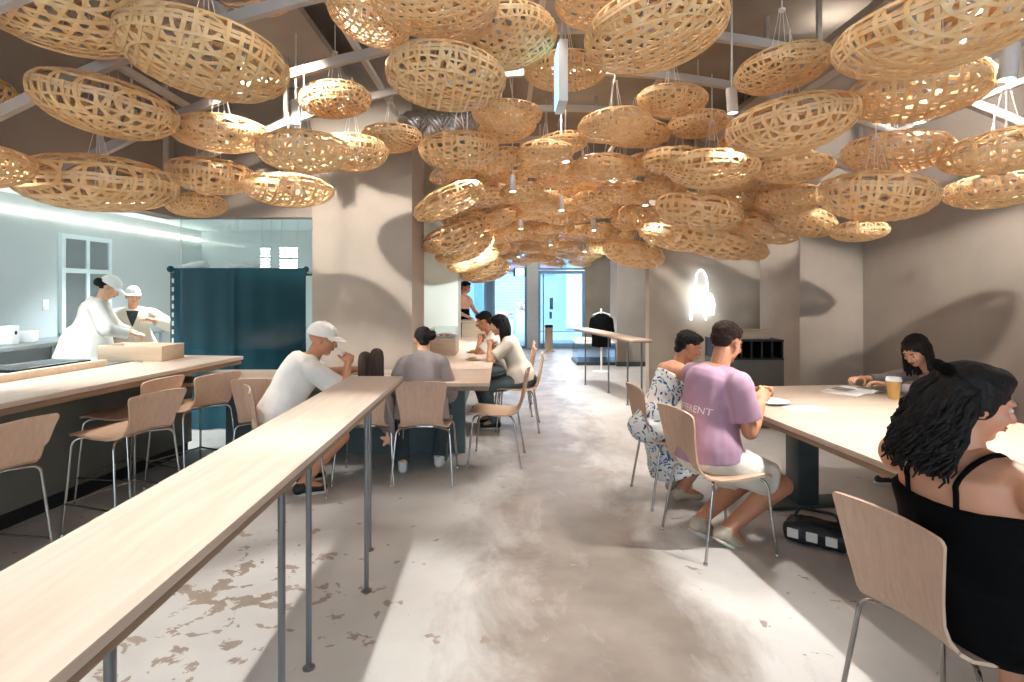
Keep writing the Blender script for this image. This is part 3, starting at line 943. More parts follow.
# ================================================================== CHAIRS
def shell_path(pts, w, th, dish, name, mat, parent):
    """bent plywood sheet: pts (y,z,halfwidth-factor) profile extruded in x with a soft dish"""
    b = MB()
    n = 14
    rows_t, rows_b = [], []
    m = len(pts)
    for k, (y, z, hw, d) in enumerate(pts):
        a = V((0, pts[min(k+1, m-1)][0]-pts[max(k-1, 0)][0], pts[min(k+1, m-1)][1]-pts[max(k-1, 0)][1])).normalized()
        nn = V((0, -a.z, a.y))
        rt_, rb_ = [], []
        for i in range(n+1):
            u = -1+2*i/n
            off = d*(u*u)
            p = V((u*hw, y, z))+nn*off
            rt_.append(b.bm.verts.new(p+nn*th/2)); rb_.append(b.bm.verts.new(p-nn*th/2))
        rows_t.append(rt_); rows_b.append(rb_)
    for k in range(m-1):
        for i in range(n):
            b.bm.faces.new((rows_t[k][i], rows_t[k][i+1], rows_t[k+1][i+1], rows_t[k+1][i]))
            b.bm.faces.new((rows_b[k][i], rows_b[k+1][i], rows_b[k+1][i+1], rows_b[k][i+1]))
        b.bm.faces.new((rows_t[k][0], rows_t[k+1][0], rows_b[k+1][0], rows_b[k][0]))
        b.bm.faces.new((rows_t[k][n], rows_b[k][n], rows_b[k+1][n], rows_t[k+1][n]))
    for i in range(n):
        b.bm.faces.new((rows_t[0][i], rows_b[0][i], rows_b[0][i+1], rows_t[0][i+1]))
        b.bm.faces.new((rows_t[m-1][i], rows_t[m-1][i+1], rows_b[m-1][i+1], rows_b[m-1][i]))
    return b.build(name, mat, parent, sharp=50)

def bend(pts, n=5, r=0.04):
    """round the corners of a polyline"""
    pts = [V(p) for p in pts]
    out = [pts[0]]
    for i in range(1, len(pts)-1):
        a, c = (pts[i-1]-pts[i]), (pts[i+1]-pts[i])
        rr = min(r, a.length*0.45, c.length*0.45)
        p0, p2 = pts[i]+a.normalized()*rr, pts[i]+c.normalized()*rr
        for k in range(n+1):
            t = k/n
            out.append(p0*(1-t)**2+pts[i]*2*t*(1-t)+p2*t*t)
    out.append(pts[-1])
    return out

def make_chair(zs, ht, loc, rz, label, group, name, cat, foot=False):
    """plywood seat and back on thin bent chrome legs; faces +Y"""
    root = empty(name, loc, rz, label, cat, group)
    seat = [(0.235, zs-0.022, 0.180, 0.0), (0.225, zs-0.008, 0.192, 0.0), (0.19, zs+0.002, 0.20, -0.002), (0.10, zs, 0.205, -0.006), (0.0, zs-0.006, 0.205, -0.009),
            (-0.10, zs-0.006, 0.195, -0.011), (-0.15, zs+0.004, 0.182, -0.013), (-0.178, zs+0.022, 0.170, -0.015)]
    shell_path([(y, z, w, -d) for y, z, w, d in seat], 0, 0.011, 0, 'seat', M['ply_seat'], root)
    hb = ht-zs
    back = [(-0.1785, zs+0.023, 0.170, 0.015), (-0.195, zs+0.05, 0.163, 0.018), (-0.208, zs+0.09, 0.160, 0.02), (-0.222, zs+hb*0.45, 0.170, 0.022),
            (-0.238, zs+hb*0.72, 0.186, 0.022), (-0.252, ht-0.022, 0.200, 0.021), (-0.2565, ht-0.006, 0.197, 0.021), (-0.258, ht, 0.188, 0.020)]
    shell_path(back, 0, 0.011, 0, 'backrest', M['ply'], root)
    zl = zs-0.03
    for sx in (-1, 1):
        for fy, ty, in ((0.225, 0.15), (-0.225, -0.13)):
            b = MB()
            b.tube(bend([(sx*0.235, fy, 0.006), (sx*0.205, ty*1.22, zl), (sx*0.03, ty*0.35, zl+0.006)], 6, 0.045), 0.0085, 10)
            b.lathe([(0.012, 0), (0.012, 0.012), (0.009, 0.016)], 12, (sx*0.235, fy, 0))
            b.build('leg', M['chrome'], root)
    b = MB(); b.box((0, 0, zl+0.008), (0.14, 0.2, 0.016), bev=0.005); b.build('seat_mount', M['chrome'], root)
    if foot:
        b = MB()
        k = 0.2/zl
        xf = 0.235-(0.235-0.205)*k
        yf = 0.225-(0.225-0.15*1.22)*k
        for s in (-1, 1): b.cone((s*xf, -yf, 0.2), (s*xf, yf, 0.2), 0.007, n=8)
        b.cone((-xf, yf, 0.2), (xf, yf, 0.2), 0.007, n=8)
        b.build('footrest', M['chrome'], root)
    return root

first = {}
def place_chair(kind, loc, rz, label, group):
    zs, ht, nm, cat, ft = {'chair': (0.45, 0.81, 'plywood_chair', 'chair', False), 'stool': (0.62, 0.87, 'counter_stool', 'stool', True)}[kind]
    if kind not in first:
        first[kind] = make_chair(zs, ht, loc, rz, label, group, nm, cat, ft)
        return first[kind]
    c = copy_tree(first[kind])
    c.location = loc; c.rotation_euler = (0, 0, rz)
    return tag(c, label, cat, group)
SG = 'plywood stools along the service counter'
place_chair('stool', (-2.60, 2.74, 0), R(82), 'plywood counter stool cut by the picture edge, first along the service counter', SG)
place_chair('stool', (-2.39, 3.55, 0), R(72), 'plywood counter stool turned slightly, second along the service counter', SG)
place_chair('stool', (-2.70, 4.06, 0), R(80), 'plywood counter stool mostly behind the second stool at the service counter', SG)
place_chair('stool', (-2.40, 4.34, 0), R(66), 'plywood counter stool last in the row, before the teal cloth', SG)
LG = 'plywood chairs at the communal table by the pillar'
CHL = [
    ((-1.93, 4.62), 3, 'empty plywood chair beside the man in the white cap'),
    ((-1.58, 4.11), -60, 'plywood chair under the man in the white cap, behind the standing bar'),
    ((-1.08, 4.50), 2, 'plywood chair holding a brown ribbed backpack'),
    ((-0.62, 4.49), 0, 'plywood chair, back toward viewer, under the woman with a bun'),
    ((-0.05, 4.95), 84, 'empty plywood chair facing the table end, in front of the couple'),
    ((0.17, 6.12), 86, 'plywood chair under the long haired woman in white'),
    ((0.12, 6.85), 90, 'plywood chair under the man beyond the long haired woman'),
    ((0.16, 7.6), 88, 'empty plywood chair beyond the couple at the long table'),
]
for (x, y), a, lab in CHL:
    place_chair('chair', (x, y, 0), R(a), lab, LG)
RG = 'plywood chairs at the wide table'
place_chair('chair', (1.455, 1.80, 0), R(-79), 'large near plywood chair under the woman in the black dress', RG)
place_chair('chair', (1.27, 3.33, 0), R(-77), 'plywood chair under the man in the mauve shirt', RG)
place_chair('chair', (1.22, 4.05, 0), R(-86), 'plywood chair under the person in the floral dress', RG)
place_chair('chair', (3.33, 4.30, 0), R(92), 'plywood chair hidden behind the table, under the dark haired woman', RG)

# ================================================================== THE NICHE: NEON, WASTE STATION, FAR DISPLAY
ns = empty('neon_sign', (0, 0, 0), 0, 'glowing white neon figure sign on the niche wall', 'neon sign')
NY = 7.86
def npx(pts): return [at(x, y, NY) for x, y in pts]
def spl(pts, k=6):
    out = []
    P = [pts[0]]+pts+[pts[-1]]
    for i in range(1, len(P)-2):
        for j in range(k):
            t = j/k
            a, b_, c, d = P[i-1], P[i], P[i+1], P[i+2]
            out.append(0.5*((2*b_)+(c-a)*t+(2*a-5*b_+4*c-d)*t*t+(-a+3*b_-3*c+d)*t**3))
    out.append(P[-2])
    return out
for pts, r in (([(691, 320), (691, 312), (693, 303), (694, 296)], 0.030), ([(696, 297), (693, 289), (696, 281), (697, 274), (701, 270), (705, 274), (707, 281), (707, 292)], 0.026),
               ([(694, 290), (697, 300), (699, 309), (703, 312), (705, 304), (701, 294), (697, 291), (700, 300), (704, 306)], 0.028),
               ([(706, 320), (705, 310), (706, 300), (709, 294), (712, 296), (714, 304), (713, 315)], 0.028), ([(710, 299), (711, 308), (712, 315)], 0.024), ([(701, 297), (708, 302), (707, 310)], 0.026)):
    b = MB(); b.tube(spl(npx(pts)), r*0.42, 10); b.build('neon_tube', M['neon'], ns)
b = MB()
for x, y in ((693, 303), (707, 281), (712, 300)): b.cone(at(x, y, NY), at(x, y, NY)+V((0, 7.9-NY, 0)), 0.008, n=8)
b.build('neon_standoff', M['wire'], ns)

wc = empty('waste_station', (2.70, 6.30, 0), 0, 'grey waste station with black slotted top below the neon niche', 'cabinet')
b = MB(); b.box((0, 0, 0.37), (0.70, 0.45, 0.74), bev=0.006); b.build('cabinet_body', M['cabinet_grey'], wc)
b = MB()
b.box((0, 0.19, 0.85), (0.70, 0.05, 0.2)); b.box((0, 0, 0.95), (0.70, 0.45, 0.02)); b.box((0, 0, 0.75), (0.70, 0.45, 0.02))
for k in range(7): b.box((-0.335+k*0.1117, 0, 0.85), (0.02, 0.44, 0.2))
b.build('slotted_rack', M['black'], wc, smooth=False)
wb = empty('wooden_box', (2.74, 6.28, 0.961), 0, 'pale wooden box on top of the black slotted waste station', 'box')
b = MB(); b.box((0, 0, 0.04), (0.40, 0.24, 0.08), bev=0.004); b.build('box_body', M['box_wood'], wb)
b = MB(); b.box((0, 0, 0.09), (0.41, 0.25, 0.016), bev=0.003); b.build('box_lid', M['box_wood'], wb)
b = MB(); b.box((0, -0.03, -0.0), (0.5, 0.3, 0.0001)) if False else None

vc = empty('display_vitrine', (1.86, 11.6, 0), 0, 'glass sided white vitrine on the floor before the far pillar', 'display case')
b = MB(); b.box((0, 0, 0.03), (0.78, 0.9, 0.06)); b.build('plinth', M['dark_steel'], vc, smooth=False)
b = MB(); b.box((0, 0, 0.24), (0.74, 0.86, 0.36)); b.build('glass_case', M['blue_glass'], vc, smooth=False)
b = MB(); b.box((0, 0, 0.44), (0.78, 0.9, 0.03)); b.build('top_frame', M['white'], vc, smooth=False)
for k, (x, y) in enumerate(((-0.2, -0.2), (0.1, -0.1), (-0.1, 0.2))):
    t = empty('folded_paper', (1.86+x, 11.6+y, 0.456), 0.3*k, ('stack of white paper on the front edge of the vitrine', 'white paper sheet on the vitrine beside the black garment', 'white paper sheet at the back of the vitrine')[k], 'paper', 'papers on the vitrine')
    b = MB(); b.box((0, 0, 0.02), (0.24, 0.3, 0.04), bev=0.003); b.build('paper_sheet', M['paper'], t)
gs = empty('garment_stand', (1.80, 10.25, 0), 0, 'black garment on a white display stand behind the far standing bar', 'garment stand')
b = MB(); b.cone((0, 0, 0.0), (0, 0, 1.16), 0.018); b.lathe([(0.16, 0), (0.16, 0.015), (0.02, 0.03)], 24); b.build('stand_pole', M['white'], gs)
b = MB()
b.loft([(V((0, 0, z)), V((1, 0, 0)), V((0, 1, 0)), rx, ry) for z, rx, ry in ((0.46, 0.175, 0.10), (0.6, 0.175, 0.10), (0.8, 0.18, 0.105), (0.92, 0.185, 0.10), (1.0, 0.165, 0.085), (1.05, 0.10, 0.06), (1.07, 0.05, 0.045))], 24)
for s in (-1, 1): b.cap((s*0.16, 0, 0.95), (s*0.2, 0, 0.74), 0.055, 0.05)
link('garment', remesh(b, 0.014, 4, (0.01, 12), M['dress_black'], 'garment'), gs)
b = MB(); b.tube([(-0.16, -0.02, 1.04), (-0.05, -0.02, 1.085), (0, -0.02, 1.10), (0.05, -0.02, 1.085), (0.16, -0.02, 1.04)], 0.012, 8); b.build('hanger', M['white'], gs)
bo = empty('bollard', (1.12, 13.7, 0), 0, 'grey bollard with black cap standing inside the glass door', 'bollard')
b = MB(); b.lathe([(0.15, 0), (0.15, 0.03), (0.10, 0.04), (0.10, 0.58), (0.10, 0.585)], 28); b.build('post', M['sand'], bo)
b = MB(); b.lathe([(0.105, 0.585), (0.105, 0.63), (0.09, 0.65), (0.0, 0.655)], 28); b.build('cap', M['black'], bo)



# bag and cable on the floor under the wide table
fb = empty('floor_bag', (1.86, 3.32, 0), R(-38), 'black bag with white panels on the floor under the wide table', 'bag')
b = MB(); b.box((0, 0, 0.06), (0.34, 0.2, 0.11), bev=0.035); b.box((0.02, 0, 0.10), (0.28, 0.16, 0.06), bev=0.025)
link('bag_body', remesh(b, 0.008, 3, (0.006, 16), M['black'], 'bag_body'), fb)
for k in range(3):
    b = MB(); b.box((-0.11+0.1*k, -0.102, 0.065), (0.06, 0.012, 0.055), (0.1, 0, 0), bev=0.004); b.build('white_panel', M['paper'], fb)
b = MB(); b.tube(bend([(-0.12, 0.02, 0.12), (-0.1, 0.03, 0.18), (0.1, 0.03, 0.18), (0.12, 0.02, 0.12)], 5, 0.05), 0.009, 8); b.build('carry_strap', M['black'], fb)
b = MB(); b.tube(spl([V(p) for p in ((1.98, 3.18, 0.012), (2.03, 3.08, 0.012), (2.0, 2.95, 0.012), (2.12, 2.85, 0.012), (2.1, 2.7, 0.012), (2.25, 2.62, 0.012), (2.5, 2.55, 0.012))]), 0.011, 8)
tag(b.build('power_cable', M['black']), 'black cable lying on the floor beside the bag under the table', 'cable')

# backpack on the chair
bp = empty('ribbed_backpack', (-1.07, 4.50, 0.462), 0, 'brown ribbed backpack with two tall padded lobes standing on a chair', 'backpack')
b = MB(); b.box((0, 0.02, 0.16), (0.30, 0.2, 0.30), bev=0.06)
link('bag_body', remesh(b, 0.01, 4, (0.01, 10), M['black'], 'bag_body'), bp)
for x, h, y in ((-0.045, 0.54, 0.03), (0.055, 0.57, 0.0)):
    b = MB()
    n = 24
    secs = []
    for k, (z, r) in enumerate(((0.22, 0.045), (0.30, 0.052), (h-0.08, 0.052), (h-0.03, 0.045), (h-0.008, 0.03), (h, 0.012))):
        secs.append([b.bm.verts.new((x+math.cos(2*PI*i/n)*r*(1+0.10*(i % 2)), y+math.sin(2*PI*i/n)*r*1.3*(1+0.10*(i % 2)), z)) for i in range(n)])
    b.skin(secs); b.build('padded_lobe', M['ribbed_brown'], bp)
b = MB(); b.tube(spl([V(p) for p in ((0.10, -0.06, 0.30), (0.17, -0.1, 0.12), (0.2, -0.1, -0.08), (0.17, -0.08, -0.16))]), 0.022, 8); b.build('strap', M['cloth_grey'], bp)
b = MB(); b.ell((0.13, -0.05, 0.08), (0.08, 0.06, 0.16)); b.ell((0.15, -0.07, -0.02), (0.05, 0.04, 0.09))
link('grey_pouch', remesh(b, 0.01, 3, (0.012, 14), M['cloth_grey'], 'grey_pouch'), bp)
b = MB()
for k in range(5):
    a = PI/2+k*2*PI/5
    b.cap((0.17, -0.13, -0.13), (0.17+0.05*math.cos(a), -0.13, -0.13+0.05*math.sin(a)), 0.022, 0.012)
link('star_charm', remesh(b, 0.006, 3, None, M['plush'], 'star_charm'), bp)
# ================================================================== WOVEN BASKETS (openwork bamboo, hung on four wires)
def basket_meshes(seed, c_low, c_up, n_lines, w, coarse=False):
    """triaxial openwork of bamboo strips over a flattened body of radius 0.5; returns (weave, rim) meshes"""
    r = random.Random(seed)
    def surf(x, y, up):
        q = x*x+y*y
        q = min(q, 0.9999)
        return (c_up if up else -c_low)*math.pow(1-q, 0.47)
    segs = 16 if coarse else 26
    b = MB()
    a0 = r.uniform(0, PI)
    for fam in range(3):
        a = a0+fam*PI/3+r.uniform(-0.05, 0.05)
        lay = 1.0+(fam-1)*0.012
        for k in range(n_lines):
            t = -0.96+1.92*(k+0.5+(0.0, 0.33, -0.33)[fam]*0.6)/n_lines+r.uniform(-0.016, 0.016)
            t = max(-0.95, min(0.95, t))
            lower_only = (k+fam) % 2 == 1
            aa = a+r.uniform(-0.05, 0.05)
            d = V((math.cos(aa), math.sin(aa), 0)); nrm = V((-d.y, d.x, 0))
            bow = r.uniform(-0.05, 0.05)
            half = math.sqrt(max(0.02, 1-t*t))
            pts, nr = [], []
            for i in range(segs*2):
                th = 2*PI*i/(segs*2)
                s = half*math.cos(th)
                up = math.sin(th) >= 0
                tt = t+bow*(1-(s/half)**2)*(1-abs(t))
                p2 = d*s+nrm*tt
                if p2.length > 0.999: p2 *= 0.999/p2.length
                z = surf(p2.x, p2.y, up)
                # smooth closing at the edge
                p = V((p2.x, p2.y, z))
                cc = c_up if up else c_low
                g = V((p.x, p.y, (z/max(cc, 0.05)**2)*0.55+ (0.02 if up else -0.02)))
                pts.append(p*0.5*lay); nr.append(g)
            if lower_only:
                a_, z_ = segs-1, 2*segs+1
                pts = [pts[i % (2*segs)] for i in range(a_, z_+1)]; nr = [nr[i % (2*segs)] for i in range(a_, z_+1)]
            b.ribbon(pts, nr, w*r.uniform(0.85, 1.15), 0.007, not lower_only)
    # a few hoops low and high that tie the weave
    for zq, up in ((0.30, False), (0.62, False), (0.45, True)):
        n = 40
        pts, nr = [], []
        for i in range(n):
            th = 2*PI*i/n
            rad = 1-zq*zq*0.5+0.012*math.sin(th*5+seed)
            p = V((rad*math.cos(th), rad*math.sin(th), 0))
            p.z = surf(p.x, p.y, up)
            pts.append(p*0.5*1.015); nr.append(V((p.x, p.y, p.z*2)))
        b.ribbon(pts, nr, w*0.7, 0.006)
    weave = b.mesh('weave%d' % seed, M['bamboo'], sharp=30)
    b = MB()
    for dz in (-0.014, 0.014):
        n = 48
        pts = [V((0.5*math.cos(2*PI*i/n), 0.5*math.sin(2*PI*i/n), dz+0.006*math.sin(2*PI*i/n*7+seed))) for i in range(n)]
        b.ribbon(pts, [V((p.x, p.y, 0)) for p in pts], 0.022, 0.010)
    rim = b.mesh('rim%d' % seed, M['bamboo_rim'], sharp=30)
    return weave, rim

VAR = [basket_meshes(11, 0.48, 0.38, 12, 0.026), basket_meshes(23, 0.42, 0.34, 13, 0.024), basket_meshes(37, 0.52, 0.36, 12, 0.026),
       basket_meshes(41, 0.40, 0.38, 13, 0.024), basket_meshes(59, 0.45, 0.30, 13, 0.023)]
def wire_mesh(k):
    b = MB()
    a = PI/4+k*PI/2
    b.cone((0.10*math.cos(a), 0.10*math.sin(a), -0.06), (0.015*math.cos(a), 0.015*math.sin(a), 0.34), 0.002, n=6)
    return b.mesh('hang_wire%d' % k, M['wire'])
WIRES = [wire_mesh(k) for k in range(4)]
b = MB(); b.cone((0, 0, 0.335), (0, 0, 0.35), 0.02, n=14); b.cone((0, 0, 0.34), (0, 0, 0.55), 0.004, n=8)
HOOK = b.mesh('hang_plate', M['wire'])
# far copies: weave, rim and wires in one mesh
FAR = []
for i, (seed, cl, cu) in enumerate(((71, 0.42, 0.36), (83, 0.36, 0.40), (97, 0.48, 0.34))):
    wv, rm = basket_meshes(seed, cl, cu, 9, 0.034, True)
    bm = bmesh.new()
    bm.from_mesh(wv); bm.from_mesh(rm)
    nf = len(bm.faces)
    for wme in WIRES: 
        t = wme.copy(); t.transform(Matrix.Scale(1.45, 4)); bm.from_mesh(t); bpy.data.meshes.remove(t)
    bm.faces.ensure_lookup_table()
    for f in bm.faces[nf:]: f.material_index = 1
    me = bpy.data.meshes.new('far_basket%d' % i)
    bm.to_mesh(me); bm.free()
    me.materials.append(M['bamboo']); me.materials.append(M['wire'])
    FAR.append(me)

NB = 0
placed = []
def clear_of(p, D, slack=1.0):
    for q, E in placed:
        a = (D+E)*0.5*slack; c = (D+E)*0.47*0.5*slack
        d = p-q
        if (d.x/a)**2+(d.y/a)**2+(d.z/c)**2 < 1: return False
    if p.z > 3.45: return False
    return True
def basket(px, py, wpx, D, tilt, label, group='woven baskets hung over the near half of the room', var=None):
    """seen width wpx, real diameter D -> depth"""
    global NB
    D *= 0.96; wpx *= 0.96
    D0 = D
    for f in (1, .96, 1.04, .92, 1.08, .88, 1.12, .84, 1.16, .80, 1.2, .76, 1.25, .72, .68):
        D = D0*f
        y = F*D/wpx
        p = at(px, py, y)
        if clear_of(p, D): break
    placed.append((p, D))
    v = (NB if var is None else var) % len(VAR)
    NB += 1
    root = empty('hanging_woven_basket', p, 0, label, 'hanging basket', group)
    rot = Euler((R(rng.uniform(-5, 5)), -R(tilt), rng.uniform(0, 6.28)), 'ZYX')
    rot = (Matrix.Rotation(-R(tilt), 3, 'Y') @ Matrix.Rotation(R(rng.uniform(-5, 5)), 3, 'X') @ Matrix.Rotation(rng.uniform(0, 6.28), 3, 'Z')).to_euler()
    for nm, me in (('woven_shade', VAR[v][0]), ('rim_band', VAR[v][1])):
        o = link(nm, me, root); o.rotation_euler = rot; o.scale = (D, D, D)
    for w in WIRES:
        o = link('hanging_wire', w, root)
    link('hanging_plate', HOOK, root)
    return root

NEAR = [
 (66, 6, 166, .80, -2, 'large woven basket cut by the top of the picture, over the kitchen counter corner'),
 (206, 56, 164, .80, -7, 'largest fully shown woven basket over the kitchen side, bulging and bright rimmed'),
 (107, 102, 132, .75, -12, 'woven basket tilted down to one side, above the wide low basket by the kitchen'),
 (98, 183, 146, .90, -2, 'wide low woven basket hanging before the kitchen ceiling'),
 (-38, 160, 122, .66, 0, 'woven basket mostly outside the picture edge, level with the wide low one'),
 (-40, 92, 96, .60, 5, 'woven basket sliver at the picture edge beside the ceiling rail'),
 (221, 132, 96, .65, -2, 'round woven basket right under the bulging bright one, white wires inside'),
 (212, 173, 84, .60, -5, 'smaller woven basket tucked under the round one with white wires'),
 (197, 205, 58, .50, 4, 'smallest woven basket just above the kitchen opening edge'),
 (288, 187, 90, .66, -3, 'flat woven basket whose patterned shadow falls beside it on the beige pillar'),
 (304, 150, 94, .65, 0, 'dense woven basket above the flat one before the beige pillar'),
 (335, 99, 74, .55, 6, 'small woven basket alone against the grey ceiling soffit'),
 (369, 20, 86, .46, -22, 'woven basket tipped steeply, between two ceiling ribs near the top'),
 (255, -6, 74, .45, 0, 'woven basket showing only its bottom at the top edge, over the bulging one'),
 (435, 0, 132, .60, 0, 'woven basket cut by the top edge above the open meshed one'),
 (505, 36, 107, .60, 3, 'deep woven basket just beside the hanging light box sign'),
 (446, 77, 124, .70, -4, 'open meshed woven basket with a pale ceiling strip showing through it'),
 (352, 150, 74, .56, 0, 'woven basket overlapping the dense one, touching the pillar top'),
 (391, 138, 64, .55, 3, 'small woven basket over the top corner of the beige pillar'),
 (507, 113, 73, .55, -2, 'woven basket under the deep one, lit by a bright spot'),
 (459, 149, 83, .66, 2, 'bowl shaped woven basket hung on four white wires beside the pillar corner'),
 (565, 70, 85, .55, 0, 'woven basket behind the hanging light box sign'),
 (601, 0, 94, .50, 2, 'woven basket cut by the top edge, next to the great central one'),
 (655, 31, 146, .70, 8, 'great central woven basket with a whitish rim, top of the room'),
 (672, 99, 71, .55, -4, 'woven basket directly under the great central one'),
 (698, 123, 60, .50, 3, 'small woven basket squeezed between the rail and the orange lit one'),
 (782, 68, 93, .55, 7, 'woven basket with a bright spot, between two crossing ceiling rails'),
 (790, 121, 126, .75, 9, 'large tilted woven basket in the middle of those over the wide table'),
 (615, 125, 76, .60, 4, 'woven basket at the front of the dense central canopy'),
 (940, 24, 196, .80, 10, 'largest golden woven basket, cut by the top corner over the wide table'),
 (917, 89, 130, .70, 5, 'shallow golden woven basket directly under the largest golden one'),
 (896, 151, 100, .65, -2, 'golden woven basket over the wall corner, below the shallow one'),
 (876, 193, 110, .68, -6, 'golden woven basket tilted downward, above the smallest golden one'),
 (1006, 150, 116, .70, 8, 'golden woven basket cut by the picture edge before the brown wall'),
 (994, 188, 88, .58, 0, 'dense golden woven basket just under the one cut by the edge'),
 (1040, 86, 60, .50, 0, 'woven basket sliver at the picture edge beneath the white spotlight'),
 (793, 167, 78, .62, 2, 'woven basket under the large tilted one, white wires showing'),
 (790, 197, 66, .60, 0, 'flat woven basket at the top of the grey niche pillar'),
 (859, 231, 54, .48, 0, 'smallest golden woven basket, lowest one against the brown wall'),
 (712, 167, 92, .70, -3, 'woven basket with four white wires at the canopy edge by the niche'),
]
for args in NEAR: basket(*args)

# the canopy beyond: rows of baskets forming a vault over the aisle
r3 = random.Random(5)
FG = 'baskets of the dense woven canopy over the far aisle'
FL = 'small bamboo basket packed in the dense woven canopy over the far aisle'
taken = []
nfar = 0
EDGE = [(2.15, 5.75, 2.02, .85, -16), (2.85, 6.2, 2.18, .8, -14), (1.75, 5.0, 2.22, .75, -10), (1.7, 7.3, 1.98, .8, -14), (-0.50, 5.2, 2.32, .7, 24), (-0.55, 6.2, 2.12, .75, 22), (-0.5, 7.3, 2.05, .8, 20), (-0.45, 8.4, 1.95, .8, 18), (-0.4, 9.7, 1.9, .85, 18), (-0.3, 11.2, 1.86, .9, 16), (2.0, 6.6, 2.12, .8, -14), (1.9, 8.2, 2.05, .8, -14)]
def far_basket(x, y, z, D, tilt, force=False):
    global nfar
    if not force and not clear_of(V((x, y, z)), D, 0.96): return
    placed.append((V((x, y, z)), D))
    o = link('hanging_woven_basket', FAR[nfar % 3])
    nfar += 1
    o.location = (x, y, z); o.scale = (D, D, D)
    o.rotation_euler = (Matrix.Rotation(-R(tilt), 3, 'Y') @ Matrix.Rotation(R(r3.uniform(-6, 6)), 3, 'X') @ Matrix.Rotation(r3.uniform(0, 6.28), 3, 'Z')).to_euler()
    tag(o, FL, 'hanging basket', FG)
for e in EDGE: far_basket(*e, force=True)
for attempt in range(9000):
    y = 4.7+8.7*r3.random()**1.15
    x = r3.uniform(-0.5, 2.95 if y < 7.0 else 1.9)
    zc = 2.83-0.13*(x-0.85)**2-0.058*(y-4.8)
    z = zc+r3.uniform(-0.17, 0.17)
    far_basket(x, y, z, r3.uniform(.46, .66), -(x-0.85)*9+r3.uniform(-6, 6))
    if nfar > 165: break
print('far baskets', nfar)
# ================================================================== PEOPLE
def ik(a, t, l1, l2, pole):
    a, t, pole = V(a), V(t), V(pole)
    d = t-a
    L = min(d.length, (l1+l2)*0.995)
    u = d.normalized()
    x = (l1*l1-l2*l2+L*L)/(2*L)
    h = math.sqrt(max(0.0, l1*l1-x*x))
    p = pole-u*pole.dot(u)
    p = p.normalized() if p.length > 1e-5 else u.orthogonal()
    return a+u*x+p*h, a+u*L

def frame(d, up):
    """matrix with y along d and z near up"""
    y = V(d).normalized()
    z = V(up)-y*V(up).dot(y)
    z = z.normalized() if z.length > 1e-5 else y.orthogonal().normalized()
    x = y.cross(z)
    return Matrix((x, y, z)).transposed()

TOR = [(0.0, .158, .115, .0), (.10, .160, .118, -.004), (.22, .150, .112, .0), (.40, .134, .100, .006), (.58, .146, .108, .010), (.74, .158, .110, .006), (.86, .150, .098, -.004), (.94, .105, .078, -.006), (1.0, .062, .062, -.004)]

